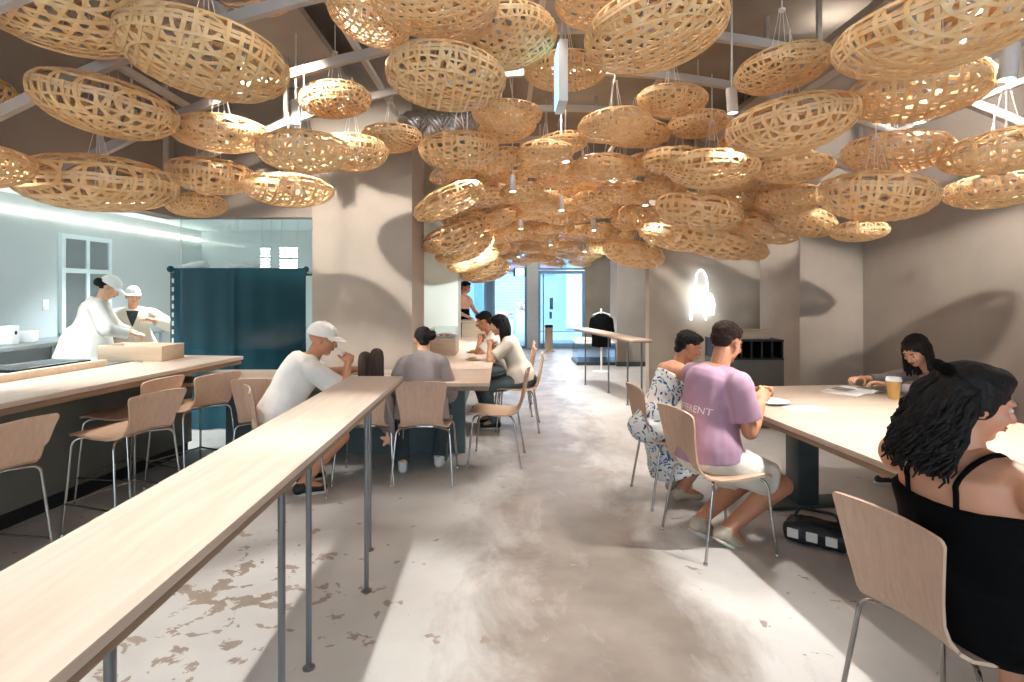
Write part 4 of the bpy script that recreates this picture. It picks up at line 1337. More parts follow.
class Person:
    """a posed figure in its own frame: facing +Y, feet on z = 0"""
    def __init__(s, loc, yaw, label, skin, scale=1.0, hip=0.54, lean=(8, 12), side=0.0, twist=0.0, head=(0, 0, 0), lhand=None, rhand=None, lpole=(-1, -0.6, -0.5), rpole=(1, -0.6, -0.5),
                 lfoot=None, rfoot=None, lknee=(-0.25, 1, 0.4), rknee=(0.25, 1, 0.4), curl=0.5, palm=((0, 0, -1), (0, 0, -1)), girth=1.0, wide=1.0, voxel=0.009, female=False, neck=(0.0, 0.0), hand_dir=(None, None)):
        s.skin = skin
        s.k = scale
        s.root = empty('person', loc, yaw, label, 'person')
        s.female = female
        k = scale
        P = V((0, 0, hip))
        def up(a): return V((math.sin(R(side)), math.sin(R(a))*math.cos(R(side)), math.cos(R(a))*math.cos(R(side)))).normalized()
        C = P+up(lean[0])*0.27*k
        N = C+up(lean[1])*0.25*k
        s.P, s.C, s.N = P, C, N
        s.twist = twist
        s.girth, s.wide = girth, wide
        up2 = up(lean[1])
        # shoulders
        c, x, y = s.frame_at(0.86)
        sw = (0.158 if female else 0.175)*k*wide
        s.sh = [c-x*sw-up2*0.014, c+x*sw-up2*0.014]
        s.fwd, s.right = y, x
        ua, fa = 0.285*k, 0.25*k
        hands = [lhand or (-0.25, 0.3, hip+0.15), rhand or (0.25, 0.3, hip+0.15)]
        poles = [lpole, rpole]
        s.el, s.wr = [None, None], [None, None]
        for i in (0, 1):
            s.el[i], s.wr[i] = ik(s.sh[i], hands[i], ua, fa, poles[i])
        # legs
        s.hip = [P+V((-0.088*k, 0.0, -0.01)), P+V((0.088*k, 0.0, -0.01))]
        feet = [lfoot or (-0.12, 0.42, 0.085), rfoot or (0.12, 0.42, 0.085)]
        s.kn, s.an = [None, None], [None, None]
        for i, kp in ((0, lknee), (1, rknee)):
            s.kn[i], s.an[i] = ik(s.hip[i], feet[i], 0.43*k, 0.41*k, kp)
        # head
        hp, hy, hr = head
        base = Matrix.Rotation(R(hy), 3, 'Z') @ Matrix.Rotation(-R(hp), 3, 'X') @ Matrix.Rotation(R(hr), 3, 'Y')
        s.HM = base
        s.HC = N+up2*0.045*k+V((neck[0], 0.02+neck[1], 0.058*k))+base @ V((0, 0.02, 0.045*k))
        s.palm, s.curl, s.hdir = palm, curl, hand_dir
        s.voxel = voxel

    def frame_at(s, t):
        # quadratic spine
        ctrl = s.C*1.0
        p = s.P*((1-t)**2)+ctrl*(2*t*(1-t))+s.N*(t*t)
        d = ((ctrl-s.P)*(2*(1-t))+(s.N-ctrl)*(2*t)).normalized()
        tw = R(s.twist)*t
        x = V((math.cos(tw), math.sin(tw), 0))
        x = (x-d*x.dot(d)).normalized()
        y = d.cross(x)
        return p, x, y

    def torso(s, mb, grow=0.0, t0=0.0, t1=1.0, n=22, k2=1.0, flare=0.0):
        secs = []
        N = 14
        for i in range(N+1):
            t = t0+(t1-t0)*i/N
            for a, b in zip(TOR, TOR[1:]):
                if a[0] <= t <= b[0]+1e-6 or (t < 0 and a[0] == 0):
                    f = max(0, (t-a[0])/(b[0]-a[0]))
                    rx, ry, off = (a[j]*(1-f)+b[j]*f for j in (1, 2, 3))
                    break
            c, x, y = s.frame_at(max(t, -0.3))
            g = s.girth if t < 0.9 else 1.0
            wd = s.wide if t < 0.93 else 1.0
            fm = 1.0
            if s.female: fm = 0.90 if t > 0.3 else 1.02
            fl = flare*max(0, 0.5-t)
            secs.append((c+y*off, x, y, (rx*s.k*fm*wd+grow+fl)*k2, (ry*s.k*g*fm+grow+fl)*k2))
        mb.loft(secs, n)

    def mat3(s): return s.HM

    def hpt(s, *v): return s.HC+s.HM @ (V(v)*s.k)

    def head_shapes(s, mb):
        H, k = s.HM, s.k
        e = lambda c, r: mb.ell(s.hpt(*c), tuple(q*k for q in r), H, 20, 14)
        e((0, -0.014, 0.034), (.074, .094, .083))
        e((0, 0.018, -0.022), (.061, .072, .088))
        e((0, 0.050, -0.088), (.030, .028, .024))
        e((0, 0.012, -0.066), (.052, .060, .042))
        mb.cap(s.hpt(0, 0.086, 0.010), s.hpt(0, 0.106, -0.026), 0.008*k, 0.0125*k, 10)
        e((0.013, 0.094, -0.031), (.008, .010, .007)); e((-0.013, 0.094, -0.031), (.008, .010, .007))
        e((0, 0.074, 0.026), (.052, .020, .012))
        e((0, 0.082, -0.052), (.021, .013, .006)); e((0, 0.081, -0.062), (.019, .013, .007))
        for q in (-1, 1):
            e((q*0.036, 0.060, -0.026), (.024, .024, .024))
            e((q*0.074, -0.008, -0.008), (.010, .021, .031))
            e((q*0.078, -0.016, 0.004), (.009, .013, .018))
        a, b = s.N-V((0, 0, 0.02)), s.hpt(0, -0.022, -0.06)
        mb.cap(a, b, 0.058*k, 0.053*k)

    def hand_mesh(s, i):
        """five separate fingers on a palm"""
        mb = MB()
        k = s.k
        d = V(s.hdir[i]).normalized() if s.hdir[i] else (s.wr[i]-s.el[i]).normalized()
        Fm = frame(d, -V(s.palm[i]))         # z = back of the hand, x across
        w = s.wr[i]
        def P(x, y, z): return w+Fm @ V((x*k, y*k, z*k))
        side = -1 if i == 1 else 1           # thumb side: toward the body's middle when the palm faces down
        mb.cap(w-d*0.03, P(0, 0.02, 0), 0.024*k, 0.026*k)
        mb.ell(P(0, 0.052, 0), (.040*k, .052*k, .015*k), Fm)
        mb.ell(P(side*0.020, 0.035, -0.006), (.020*k, .034*k, .016*k), Fm)
        cu = s.curl if not hasattr(s.curl, '__len__') else s.curl[i]
        for q, (x, l) in enumerate(((0.030, .070), (0.010, .080), (-0.011, .074), (-0.031, .058))):
            x *= side
            p = P(x, 0.088, 0.0)
            ang = 0.0
            ll = [l*0.45, l*0.32, l*0.27]
            r = [.0092, .0084, .0076, .0066]
            for m in range(3):
                ang += cu*(0.75 if m == 0 else 1.0)*(1+0.08*q)
                dv = Fm @ V((x*0.6, math.cos(ang), -math.sin(ang))).normalized()
                p2 = p+dv*ll[m]*k
                mb.cap(p, p2, r[m]*k, r[m+1]*k, 10)
                p = p2
        p = P(side*0.030, 0.024, -0.006)
        for m, (l, r0, r1) in enumerate(((.040, .0125, .0105), (.032, .0105, .0092), (.026, .0092, .0075))):
            a = 0.85-0.35*m*(0.6+cu*0.6)
            dv = Fm @ V((side*math.sin(a), math.cos(a), -0.30-0.35*cu*m)).normalized()
            p2 = p+dv*l*k
            mb.cap(p, p2, r0*k, r1*k, 10)
            p = p2
        return remesh(mb, 0.0042, 2)

    def body(s, hands=True, shoes=True):
        k = s.k
        mb = MB()
        s.torso(mb, 0, 0, 1.0)
        mb.ell(s.P+V((0, -0.03, -0.015)), (.165*k*s.wide, .135*k, .105*k))
        if s.female:
            c, x, y = s.frame_at(0.66)
            for q in (-1, 1): mb.ell(c+x*(q*0.07*k*s.wide)+y*(0.085*k), (.062*k*s.wide, .055*k, .062*k))
        for i in (0, 1):
            g = 0.92 if s.female else 1.0
            g *= (0.5+0.5*s.girth)
            mb.ell(s.sh[i], (.058*k*g, .058*k*g, .060*k*g))
            c, x, y = s.frame_at(0.92)
            mb.cap(s.sh[i]+V((0, 0, .01)), c+x*((-1, 1)[i]*0.05*k), .052*k, .052*k)
            mb.cap(s.sh[i], s.el[i], .052*k*g, .040*k*g)
            mid = s.el[i].lerp(s.wr[i], 0.3)
            mb.cap(s.el[i], mid, .040*k*g, .042*k*g)
            mb.cap(mid, s.wr[i], .042*k*g, .026*k)
            mb.cap(s.hip[i], s.kn[i], .086*k*g, .056*k*g)
            cm = s.kn[i].lerp(s.an[i], 0.32)
            back = (s.kn[i]-s.hip[i]).normalized()
            mb.cap(s.kn[i], cm-back*0.012, .054*k*g, .056*k*g)
            mb.cap(cm-back*0.012, s.an[i], .056*k*g, .036*k)
        for f in s.feet_frames():
            w, Fm = f
            mb.cap(w, w+Fm @ V((0, 0.13*k, -0.045*k)), .040*k, .030*k)
            mb.ell(w+Fm @ V((0, -0.025*k, -0.035*k)), (.032*k, .038*k, .036*k), Fm)
        parts = [remesh(mb, s.voxel, 4)]
        hm = MB(); s.head_shapes(hm)
        parts.append(remesh(hm, 0.0055, 2))
        if hands:
            for i in (0, 1): parts.append(s.hand_mesh(i))
        s.body_obj = link('body', join_meshes('body', parts, s.skin), s.root)
        s.face()
        return s

    def feet_frames(s):
        out = []
        for i in (0, 1):
            fd = getattr(s, 'fdir', [None, None])[i]
            d = V(fd) if fd else V((0.12*(-1, 1)[i], 1, 0))
            pitch = getattr(s, 'fpitch', 0.0)
            d.z -= pitch
            out.append((s.an[i], frame(d, (0, 0, 1))))
        return out

    def face(s):
        k = s.k
        for q in (-1, 1):
            b = MB(); b.ell(s.hpt(q*0.031, 0.0775, 0.006), (.0130*k, .0085*k, .0066*k), s.HM, 14, 10)
            o = b.build('eye', M['eye_white'], s.root)
            b = MB(); b.ell(s.hpt(q*0.031, 0.0858, 0.005), (.0056*k, .0028*k, .0056*k), s.HM, 12, 8)
            b.build('iris', M['iris'], o)
            b = MB()
            b.tube([s.hpt(q*0.014, 0.0905, 0.026), s.hpt(q*0.030, 0.0870, 0.030), s.hpt(q*0.046, 0.074, 0.026)], [.0028*k, .0034*k, .002*k], 8)
            b.build('eyebrow', M['hair'], s.root)
        b = MB(); b.ell(s.hpt(0, 0.0905, -0.0525), (.021*k, .0065*k, .0045*k), s.HM, 14, 8); b.ell(s.hpt(0, 0.0895, -0.061), (.018*k, .0065*k, .005*k), s.HM, 14, 8)
        b.build('lips', M['lip'], s.root)

    # -------------------------------------------------- clothes
    def shirt(s, mat, name='shirt', sleeve=0.55, hem=-0.02, grow=0.016, loose=0.014, top=0.968, wr=0.006, flare=0.05, scale=9):
        """sleeve: 0..1 upper arm, 1..2 to the wrist"""
        k = s.k
        mb = MB()
        s.torso(mb, grow, hem, top, flare=flare)
        if s.female:
            c, x, y = s.frame_at(0.66)
            for q in (-1, 1): mb.ell(c+x*(q*0.07*k*s.wide)+y*(0.09*k), (.068*k*s.wide, .060*k, .066*k))
        g = 0.92 if s.female else 1.0
        g *= (0.5+0.5*s.girth)
        for i in (0, 1):
            mb.ell(s.sh[i], (.058*k*g+loose*.35, .058*k*g+loose*.35, .058*k*g+loose*.35))
            c, x, y = s.frame_at(0.90)
            mb.cap(s.sh[i], c+x*((-1, 1)[i]*0.06*k), .060*k+loose*.3, .060*k+loose*.3)
            f = min(sleeve, 1.0)
            e = s.sh[i].lerp(s.el[i], f)
            mb.cone(s.sh[i], e, .058*k*g+loose*0.6, (.052-.008*f)*k*g+loose*1.3, 18)
            if sleeve > 1:
                mb.ell(s.el[i], .045*k*g+loose)
                w = s.el[i].lerp(s.wr[i], min(sleeve-1, 1.0))
                mb.cone(s.el[i], w, .044*k*g+loose, .030*k+loose*0.8, 18)
        me = remesh(mb, max(0.009, s.voxel), 3, (wr, (scale, scale, scale*0.8)), mat, name)
        o = link(name, me, s.root)
        return o

    def trousers(s, mat, name='trousers', length=2.0, loose=0.014, wr=0.006, waist=0.14):
        """length: 0..1 thigh, 1..2 to the ankle"""
        k = s.k
        mb = MB()
        s.torso(mb, 0.010, 0.0, waist)
        mb.ell(s.P+V((0, -0.03, -0.015)), (.172*k*s.wide+.006, .142*k+.006, .112*k))
        for i in (0, 1):
            g = (0.92 if s.female else 1.0)*(0.5+0.5*s.girth)
            f = min(length, 1.0)
            e = s.hip[i].lerp(s.kn[i], f)
            mb.cone(s.hip[i], e, .090*k*g+loose*.5, (.090-.030*f)*k*g+loose, 18)
            mb.ell(s.hip[i], .094*k*g)
            if length > 1:
                mb.ell(s.kn[i], .058*k*g+loose*.8)
                a = s.kn[i].lerp(s.an[i], min(length-1, 1))
                mb.cone(s.kn[i], a, .058*k*g+loose*.8, .042*k+loose, 18)
        return link(name, remesh(mb, max(0.010, s.voxel), 3, (wr, 10), mat, name), s.root)

    def shoes(s, mat, name='shoe', sole=True):
        k = s.k
        for w, Fm in s.feet_frames():
            mb = MB()
            mb.cap(w+Fm @ V((0, 0.0, -0.03*k)), w+Fm @ V((0, 0.14*k, -0.052*k)), .043*k, .032*k)
            mb.ell(w+Fm @ V((0, -0.03*k, -0.04*k)), (.038*k, .042*k, .044*k), Fm)
            mb.cone(w+Fm @ V((0, -0.01*k, 0.012*k)), w+Fm @ V((0, 0.0, -0.03*k)), .042*k, .042*k)
            o = link(name, remesh(mb, 0.007, 3, None, mat, name), s.root)
            if sole:
                mb = MB()
                mb.ell(w+Fm @ V((0, 0.055*k, -0.078*k)), (.042*k, .125*k, .014*k), Fm)
                mb.build('sole', M['sole'], o)

    def cap(s, mat, tail=None):
        k = s.k
        mb = MB()
        n = 26
        rings = []
        for j in range(9):
            a = PI/2*j/8
            rr = math.cos(a)
            if rr < 0.03: rr = 0.03
            rings.append([mb.bm.verts.new(s.hpt(0.090*rr*math.cos(2*PI*i/n), -0.014+0.114*rr*math.sin(2*PI*i/n), 0.030+0.108*math.sin(a)**0.9)) for i in range(n)])
        mb.skin(rings)
        o = mb.build('cap', mat, s.root)
        mb = MB()
        top, bot = [], []
        m = 12
        for r_ in range(7):
            f = r_/6
            rt_, rb_ = [], []
            for i in range(m+1):
                a = PI*(0.12+0.76*i/m)
                L = 0.082*f*math.sin(a)**0.8
                x = 0.088*math.cos(a); y0 = -0.014+0.110*math.sin(a)
                p = (x*(1+0.05*f), y0+L, 0.042-0.020*f*f-0.10*x*x*8*f*0.5)
                rt_.append(mb.bm.verts.new(s.hpt(*p))); rb_.append(mb.bm.verts.new(s.hpt(p[0], p[1], p[2]-0.004)))
            top.append(rt_); bot.append(rb_)
        for r_ in range(6):
            for i in range(m):
                mb.bm.faces.new((top[r_][i], top[r_][i+1], top[r_+1][i+1], top[r_+1][i]))
                mb.bm.faces.new((bot[r_][i], bot[r_+1][i], bot[r_+1][i+1], bot[r_][i+1]))
            for i in (0, m):
                mb.bm.faces.new((top[r_][i], top[r_+1][i], bot[r_+1][i], bot[r_][i]))
        for i in range(m):
            mb.bm.faces.new((top[6][i], top[6][i+1], bot[6][i+1], bot[6][i]))
        mb.build('visor', mat, o)
        mb = MB(); mb.ell(s.hpt(0, -0.012, 0.139), (.008*k, .008*k, .004*k), s.HM, 10, 8); mb.build('button', mat, o)
        return o

    def hair_under_cap(s, mat):
        mb = MB(); k = s.k
        e = lambda c, r: mb.ell(s.hpt(*c), tuple(q*k for q in r), s.HM, 22, 16)
        e((0, -0.030, 0.030), (.079, .086, .050))
        e((0, -0.062, -0.008), (.064, .046, .050))
        return link('hair', remesh(mb, 0.006, 2, (0.002, 50), mat, 'hair'), s.root)

    def hair_short(s, mat, low=0.0, wr=(0.004, 60), nape=True, fr=0.03):
        mb = MB()
        k = s.k
        e = lambda c, r: mb.ell(s.hpt(*c), tuple(q*k for q in r), s.HM, 22, 16)
        e((0, -0.024, 0.050), (.081, .097, .078))
        e((0, 0.040, 0.086), (.058, .046, fr))
        e((0, -0.060, 0.012), (.070, .056, .060))
        if nape: e((0, -0.070, -0.040), (.050, .032, .040))
        return link('hair', remesh(mb, 0.006, 2, wr, mat, 'hair'), s.root)

    def bun(s, mat, back=True):
        mb = MB(); k = s.k
        mb.ell(s.hpt(0.050, -0.112, 0.0), (.056*k, .044*k, .050*k), s.HM)
        mb.ell(s.hpt(0.075, -0.118, 0.02), (.030*k, .028*k, .026*k), s.HM)
        return link('hair_bun', remesh(mb, 0.006, 2, (0.004, 50), mat, 'bun'), s.root)

    def hair_long(s, mat, length=0.32, back=0.0, width=1.0, curl=0.0, seed=1, strands=60, part=0.02, fall=None, spread=0.0, face_open=True, mass=False):
        """cap of hair plus a falling mass built of many locks"""
        k = s.k
        rr = random.Random(seed)
        mb = MB()
        e = lambda c, r: mb.ell(s.hpt(*c), tuple(q*k for q in r), s.HM, 22, 16)
        e((0, -0.022, 0.046), (.084, .100, .082))
        e((0, 0.030, 0.082), (.062, .052, .040))
        for q in (-1, 1): e((q*0.060, -0.014, 0.010), (.028, .050, .056))
        e((0, -0.066, -0.01), (.076, .056, .085))
        o = link('hair', remesh(mb, 0.006, 2, (0.0035, 55), mat, 'hair'), s.root)
        fall = V(fall) if fall else V((0, -0.12, -1))
        fall.normalize()
        if mass:
            mm = MB()
            for q in (-1, 0, 1):
                for t in (0.0, 0.25, 0.5, 0.72):
                    c = s.hpt(q*(0.045+0.04*t), -0.075, 0.0)+fall*(length*t)
                    mm.ell(c, ((0.06-0.02*t)*k, (0.055-0.015*t)*k, 0.08*k), s.HM)
            link('hair_mass', remesh(mm, 0.008, 3, (0.008, 30), mat, 'hair_mass'), o)
        mb = MB()
        for q in range(strands):
            a = PI*(1.02+0.96*q/(strands-1))+rr.uniform(-0.05, 0.05)
            if not face_open: a = PI*(0.9+1.2*q/(strands-1))
            x0, y0 = 0.078*math.cos(a)*rr.uniform(0.7, 1.05), -0.02+0.092*math.sin(a)*rr.uniform(0.7, 1.05)
            z0 = rr.uniform(-0.02, 0.06)
            p = s.hpt(x0, y0, z0)
            L = length*rr.uniform(0.8, 1.08)
            n = 12
            out = (s.HM @ V((x0, y0, 0))).normalized()
            pts, rad = [], []
            ph = rr.uniform(0, 6.28); fq = rr.uniform(2.2, 3.4)
            for m in range(n+1):
                t = m/n
                w = curl*math.sin(ph+t*fq*6.28)*t
                w2 = curl*math.cos(ph+t*fq*6.28)*t
                c = p+fall*(L*t)+out*(spread*math.sin(t*PI*0.62)+0.012*math.sin(min(1, t*2)*PI))+s.HM @ V((w, w2*0.7, 0))+V((0, 0, 0))
                pts.append(c)
                rad.append(k*(0.013*(1-0.72*t**2)+0.0015)*width)
            mb.tube(pts, rad, 6)
        mb.build('hair_lock', mat, o, sharp=80)
        return o

def loc2(p, px, py):
    """helper: world target -> the figure's own frame"""
    return p

def W(person_loc, yaw, pt):
    """world point -> local frame of a figure standing at person_loc with that yaw"""
    v = V(pt)-V(person_loc)
    return Matrix.Rotation(-yaw, 3, 'Z') @ v

def seated_feet(x=0.11, y=0.40, z=0.085): return (-x, y, z), (x, y, z)

# ------------------------------------------------------------------ woman in the black dress, close to the viewer
L0, Y0 = (1.475, 1.735, 0), R(-78)
p = Person(L0, Y0, 'woman in a black strappy dress with long curly dark hair, seated close by', M['skin_warm'], 0.97, hip=0.525, lean=(-15, 2), head=(14, -30, 4),
           lhand=W(L0, Y0, (1.93, 1.98, 0.835)), rhand=W(L0, Y0, (1.92, 1.62, 0.835)), lfoot=(-0.12, 0.30, 0.085), rfoot=(0.12, 0.24, 0.085), girth=1.45, wide=1.42, voxel=0.008, female=True, neck=(0, -0.025), lpole=(-1, -0.3, -0.1), rpole=(1, -0.3, -0.1))
p.body()
mb = MB()
p.torso(mb, 0.022, -0.02, 0.70, n=26)
c, x, y = p.frame_at(0.66)
for q in (-1, 1): mb.ell(c+x*(q*0.095)+y*0.115, (.095, .070, .075))
mb.ell(p.P+V((0, -0.022, -0.015)), (.246, .150, .118))
for i in (0, 1):
    mb.cone(p.hip[i], p.kn[i].lerp(p.hip[i], 0.05), .122, .100, 20)
    mb.ell(p.hip[i], .122)
mb.cone((0, 0.20, 0.50), (0, 0.42, 0.40), .13, .16, 24)
dress = link('dress', remesh(mb, 0.008, 3, (0.005, 10), M['dress_black'], 'dress'), p.root)
bv = BVHTree.FromPolygons([v.co.copy() for v in p.body_obj.data.vertices], [tuple(f.vertices) for f in p.body_obj.data.polygons if (f.center-p.HC).length > 0.17 and (f.center-p.wr[0]).length > 0.3 and (f.center-p.wr[1]).length > 0.3])
for q in (-1, 1):
    pts = []
    for t, sx, f in ((0.64, 0.095, -1), (0.78, 0.098, -1), (0.86, 0.10, -1), (0.92, 0.105, -0.6), (0.96, 0.105, 0.0), (0.90, 0.10, 0.7), (0.80, 0.09, 1)):
        c, x, y = p.frame_at(t)
        a = c+x*(q*sx)+y*(f*0.2)+V((0, 0, 0.2*(1-abs(f))))
        h = bv.find_nearest(a)
        pts.append(h[0]+h[1]*0.004)
    b = MB(); b.tube(spl(pts, 4), 0.0075, 8); b.build('shoulder_strap', M['dress_black'], dress)
h = p.hair_long(M['hair'], 0.225, width=0.55, curl=0.015, seed=4, strands=620, mass=True, fall=W((0, 0, 0), Y0, (-0.36, 0.10, -1)), spread=0.055)
b = MB()
b.ell(p.hpt(-0.02, -0.118, 0.085), (.034, .022, .018), p.HM); b.ell(p.hpt(0.03, -0.112, 0.085), (.034, .022, .018), p.HM); b.ell(p.hpt(0, -0.108, 0.083), (.014, .018, .014), p.HM)
b.build('hair_bow', M['dress_black'], h)
p.shoes(M['black'])

# ------------------------------------------------------------------ man in mauve
L1, Y1 = (1.225, 3.36, 0), R(-70)
p = Person(L1, Y1, 'man in a mauve T-shirt and white shorts seated at the wide table', M['skin'], 1.02, hip=0.53, lean=(-2, 22), head=(20, 14, 0),
           lhand=W(L1, Y1, (1.58, 3.58, 0.83)), rhand=W(L1, Y1, (1.56, 3.38, 0.83)), lpole=(-0.4, -0.3, -1), rpole=(0.25, -0.3, -1), lfoot=(-0.02, -0.03, 0.12), rfoot=(0.10, 0.06, 0.10),
           lknee=(-0.2, 1, 0.2), rknee=(0.25, 1, 0.2), curl=0.75, girth=1.22, wide=1.10, voxel=0.009, palm=((0.5, 0, -0.5), (-0.5, 0, -0.5)))
p.fpitch = 0.55
p.body()
sh = p.shirt(M['mauve'], 'T_shirt', sleeve=0.72, hem=-0.04, grow=0.022, loose=0.024, wr=0.010, flare=0.04, scale=8)
p.trousers(M['shorts_white'], 'shorts', 0.80, loose=0.030)
p.shoes(M['shoe_beige'])
p.hair_short(M['hair_brown'], nape=False)
# printed lettering across the back of the shirt
bv = BVHTree.FromPolygons([v.co.copy() for v in sh.data.vertices], [tuple(f.vertices) for f in sh.data.polygons])
tm = text_mesh('DIFFERENT', 0.056, 0.0)
bm = bmesh.new(); bm.from_mesh(tm); bpy.data.meshes.remove(tm)
bmesh.ops.triangulate(bm, faces=bm.faces[:])
for _ in range(2):
    bmesh.ops.subdivide_edges(bm, edges=[e for e in bm.edges if e.calc_length() > 0.012], cuts=1)
    bmesh.ops.triangulate(bm, faces=bm.faces[:])
c, x, y = p.frame_at(0.47)
upv = x.cross(y)
for v in bm.verts:
    o = c-y*0.6+x*(v.co.x*1.0)+upv*v.co.y
    hit = bv.ray_cast(o, y)
    v.co = (hit[0]+hit[1]*0.0025) if hit[0] else o+y*0.45
me = bpy.data.meshes.new('print'); bm.to_mesh(me); bm.free(); me.materials.append(M['white'])
link('printed_lettering', me, sh)

# ------------------------------------------------------------------ person in the floral dress
L2, Y2 = (1.09, 4.04, 0), R(-80)
p = Person(L2, Y2, 'person in a white dress with blue flowers, partly behind the man in mauve', M['skin'], 0.93, hip=0.53, lean=(14, 34), head=(22, -10, 0),
           lhand=W(L2, Y2, (1.62, 4.22, 0.80)), rhand=W(L2, Y2, (1.62, 4.0, 0.80)), lfoot=(-0.1, 0.20, 0.085), rfoot=(0.1, 0.16, 0.085), female=True, voxel=0.010)
p.body()
mb = MB()
p.torso(mb, 0.016, -0.04, 0.80)
mb.ell(p.P+V((0, -0.03, -0.02)), (.185, .155, .115))
for i in (0, 1):
    mb.cap(p.sh[i].lerp(p.el[i], 0.18), p.el[i].lerp(p.sh[i], 0.3), .068, .066)
mb.cone((0, 0.08, 0.54), (0, 0.18, 0.20), .165, .20, 28)
mb.cone((0, 0.18, 0.54), (0, 0.34, 0.30), .15, .17, 28)
link('floral_dress', remesh(mb, 0.010, 3, (0.010, 11), M['floral'], 'floral_dress'), p.root)
p.hair_short(M['hair'])
p.shoes(M['shoe_beige'], sole=False)

# ------------------------------------------------------------------ dark haired woman behind the cup
L3, Y3 = (3.46, 4.20, 0), R(90)
p = Person(L3, Y3, 'woman with straight dark hair looking down, seated behind the paper cup', M['skin_pale'], 0.95, hip=0.53, lean=(20, 46), head=(32, 22, 0),
           lhand=W(L3, Y3, (2.84, 4.12, 0.80)), rhand=W(L3, Y3, (2.84, 4.42, 0.80)), female=True, voxel=0.010, neck=(0, 0.03))
p.body()
p.shirt(M['grey_shirt'], 'top', sleeve=1.7, hem=-0.05)
p.trousers(M['trouser_dark'])
p.shoes(M['black'])
p.hair_long(M['hair'], 0.24, width=1.2, seed=9, strands=60, fall=(0, -0.05, -1), spread=0.02)

# ------------------------------------------------------------------ man in the white cap
L4, Y4 = (-1.66, 4.14, 0), R(-56)
p = Person(L4, Y4, 'man in a white cap and white T-shirt leaning forward with a spoon', M['skin'], 1.02, hip=0.54, lean=(12, 46), head=(12, -28, 0),
           rhand=W(L4, Y4, (-1.19, 4.30, 0.93)), lhand=W(L4, Y4, (-1.22, 4.66, 0.84)), rpole=(0.8, 0.1, -1.0), lpole=(-1, -0.2, -0.6), lfoot=(-0.14, 0.22, 0.085), rfoot=(0.14, 0.14, 0.085), curl=(0.5, 0.85),
           palm=((0, 0, -1), (-0.8, 0, -0.3)), girth=1.12, voxel=0.009)
p.body()
p.shirt(M['tee_white'], 'T_shirt', sleeve=0.78, hem=-0.03, grow=0.024, loose=0.026, wr=0.009, flare=0.03, scale=8)
p.trousers(M['shorts_beige'], 'shorts', 0.85, loose=0.028)
p.shoes(M['black'], 'sandal')
p.cap(M['cap_white'])
sp = empty('spoon', (0, 0, 0), 0, 'spoon with a bite of food held up by the man in the white cap', 'spoon')
wm = Matrix.Translation(V(L4)) @ Matrix.Rotation(Y4, 4, 'Z')
hw = wm @ (p.wr[1]+(p.wr[1]-p.el[1]).normalized()*0.075)
tipp = hw+V((-0.10, -0.02, 0.07))
b = MB(); b.tube([hw+V((0.03, 0, -0.025)), hw, hw.lerp(tipp, 0.6)+V((0, 0, 0.006)), tipp], 0.0032, 8); b.build('handle', M['chrome'], sp)
b = MB(); b.ell(tipp+V((-0.02, 0, 0.004)), (.026, .018, .007)); b.build('bowl', M['chrome'], sp)
b = MB(); b.ell(tipp+V((-0.02, 0, 0.012)), (.020, .016, .014)); b.build('food', M['ribbed_brown'], sp)

# ------------------------------------------------------------------ woman with a bun
L5, Y5 = (-0.66, 4.51, 0), R(4)
p = Person(L5, Y5, 'woman in a loose grey shirt with dark hair in a bun, seen from behind', M['skin_pale'], 0.95, hip=0.53, lean=(18, 44), head=(32, 10, 0),
           lhand=(-0.15, 0.27, 0.83), rhand=(0.13, 0.27, 0.83), lpole=(-0.35, -0.2, -1), rpole=(0.35, -0.2, -1), lfoot=(-0.16, 0.12, 0.085), rfoot=(0.13, 0.25, 0.085), female=True, voxel=0.009, girth=1.05)
p.body()
p.shirt(M['grey_shirt'], 'shirt', sleeve=1.7, hem=-0.14, grow=0.032, loose=0.034, wr=0.012, flare=0.08, scale=8)
p.trousers(M['trouser_dark'], loose=0.02)
p.shoes(M['white'])
p.hair_short(M['hair']); p.bun(M['hair'])

# ------------------------------------------------------------------ the couple
L6, Y6 = (0.20, 6.12, 0), R(86)
p = Person(L6, Y6, 'woman with long black hair and pale T-shirt eating at the long table', M['skin_pale'], 0.94, hip=0.54, lean=(12, 32), head=(14, 0, 0),
           lhand=(-0.06, 0.34, 0.90), rhand=(0.10, 0.32, 0.86), lpole=(-1, 0.1, -0.9), rpole=(1, 0.1, -0.9), lfoot=(-0.1, 0.28, 0.085), rfoot=(0.1, 0.34, 0.085), female=True, voxel=0.010, curl=0.8, palm=((0.7, 0, -0.3), (-0.7, 0, -0.3)))
p.body()
p.shirt(M['cream'], 'T_shirt', sleeve=0.75, hem=-0.06, grow=0.022, loose=0.022)
p.trousers(M['jeans'])
p.shoes(M['black'])
p.hair_long(M['hair'], 0.34, width=1.25, seed=21, strands=70, fall=(0, -0.10, -1), spread=0.015)
L7, Y7 = (0.08, 6.85, 0), R(90)
p = Person(L7, Y7, 'short haired man eating beside the long haired woman, beyond her', M['skin'], 0.98, hip=0.545, lean=(18, 38), head=(20, 0, 0),
           lhand=(-0.05, 0.36, 0.90), rhand=(0.10, 0.34, 0.90), lpole=(-1, 0.1, -0.9), rpole=(1, 0.1, -0.9), lfoot=(-0.1, 0.3, 0.085), rfoot=(0.1, 0.3, 0.085), voxel=0.011, curl=0.8, palm=((0.7, 0, -0.3), (-0.7, 0, -0.3)))
p.body()
p.shirt(M['tee_white'], 'T_shirt', sleeve=0.75, hem=-0.06)
p.trousers(M['trouser_dark'])
p.shoes(M['black'])
p.hair_short(M['hair'])

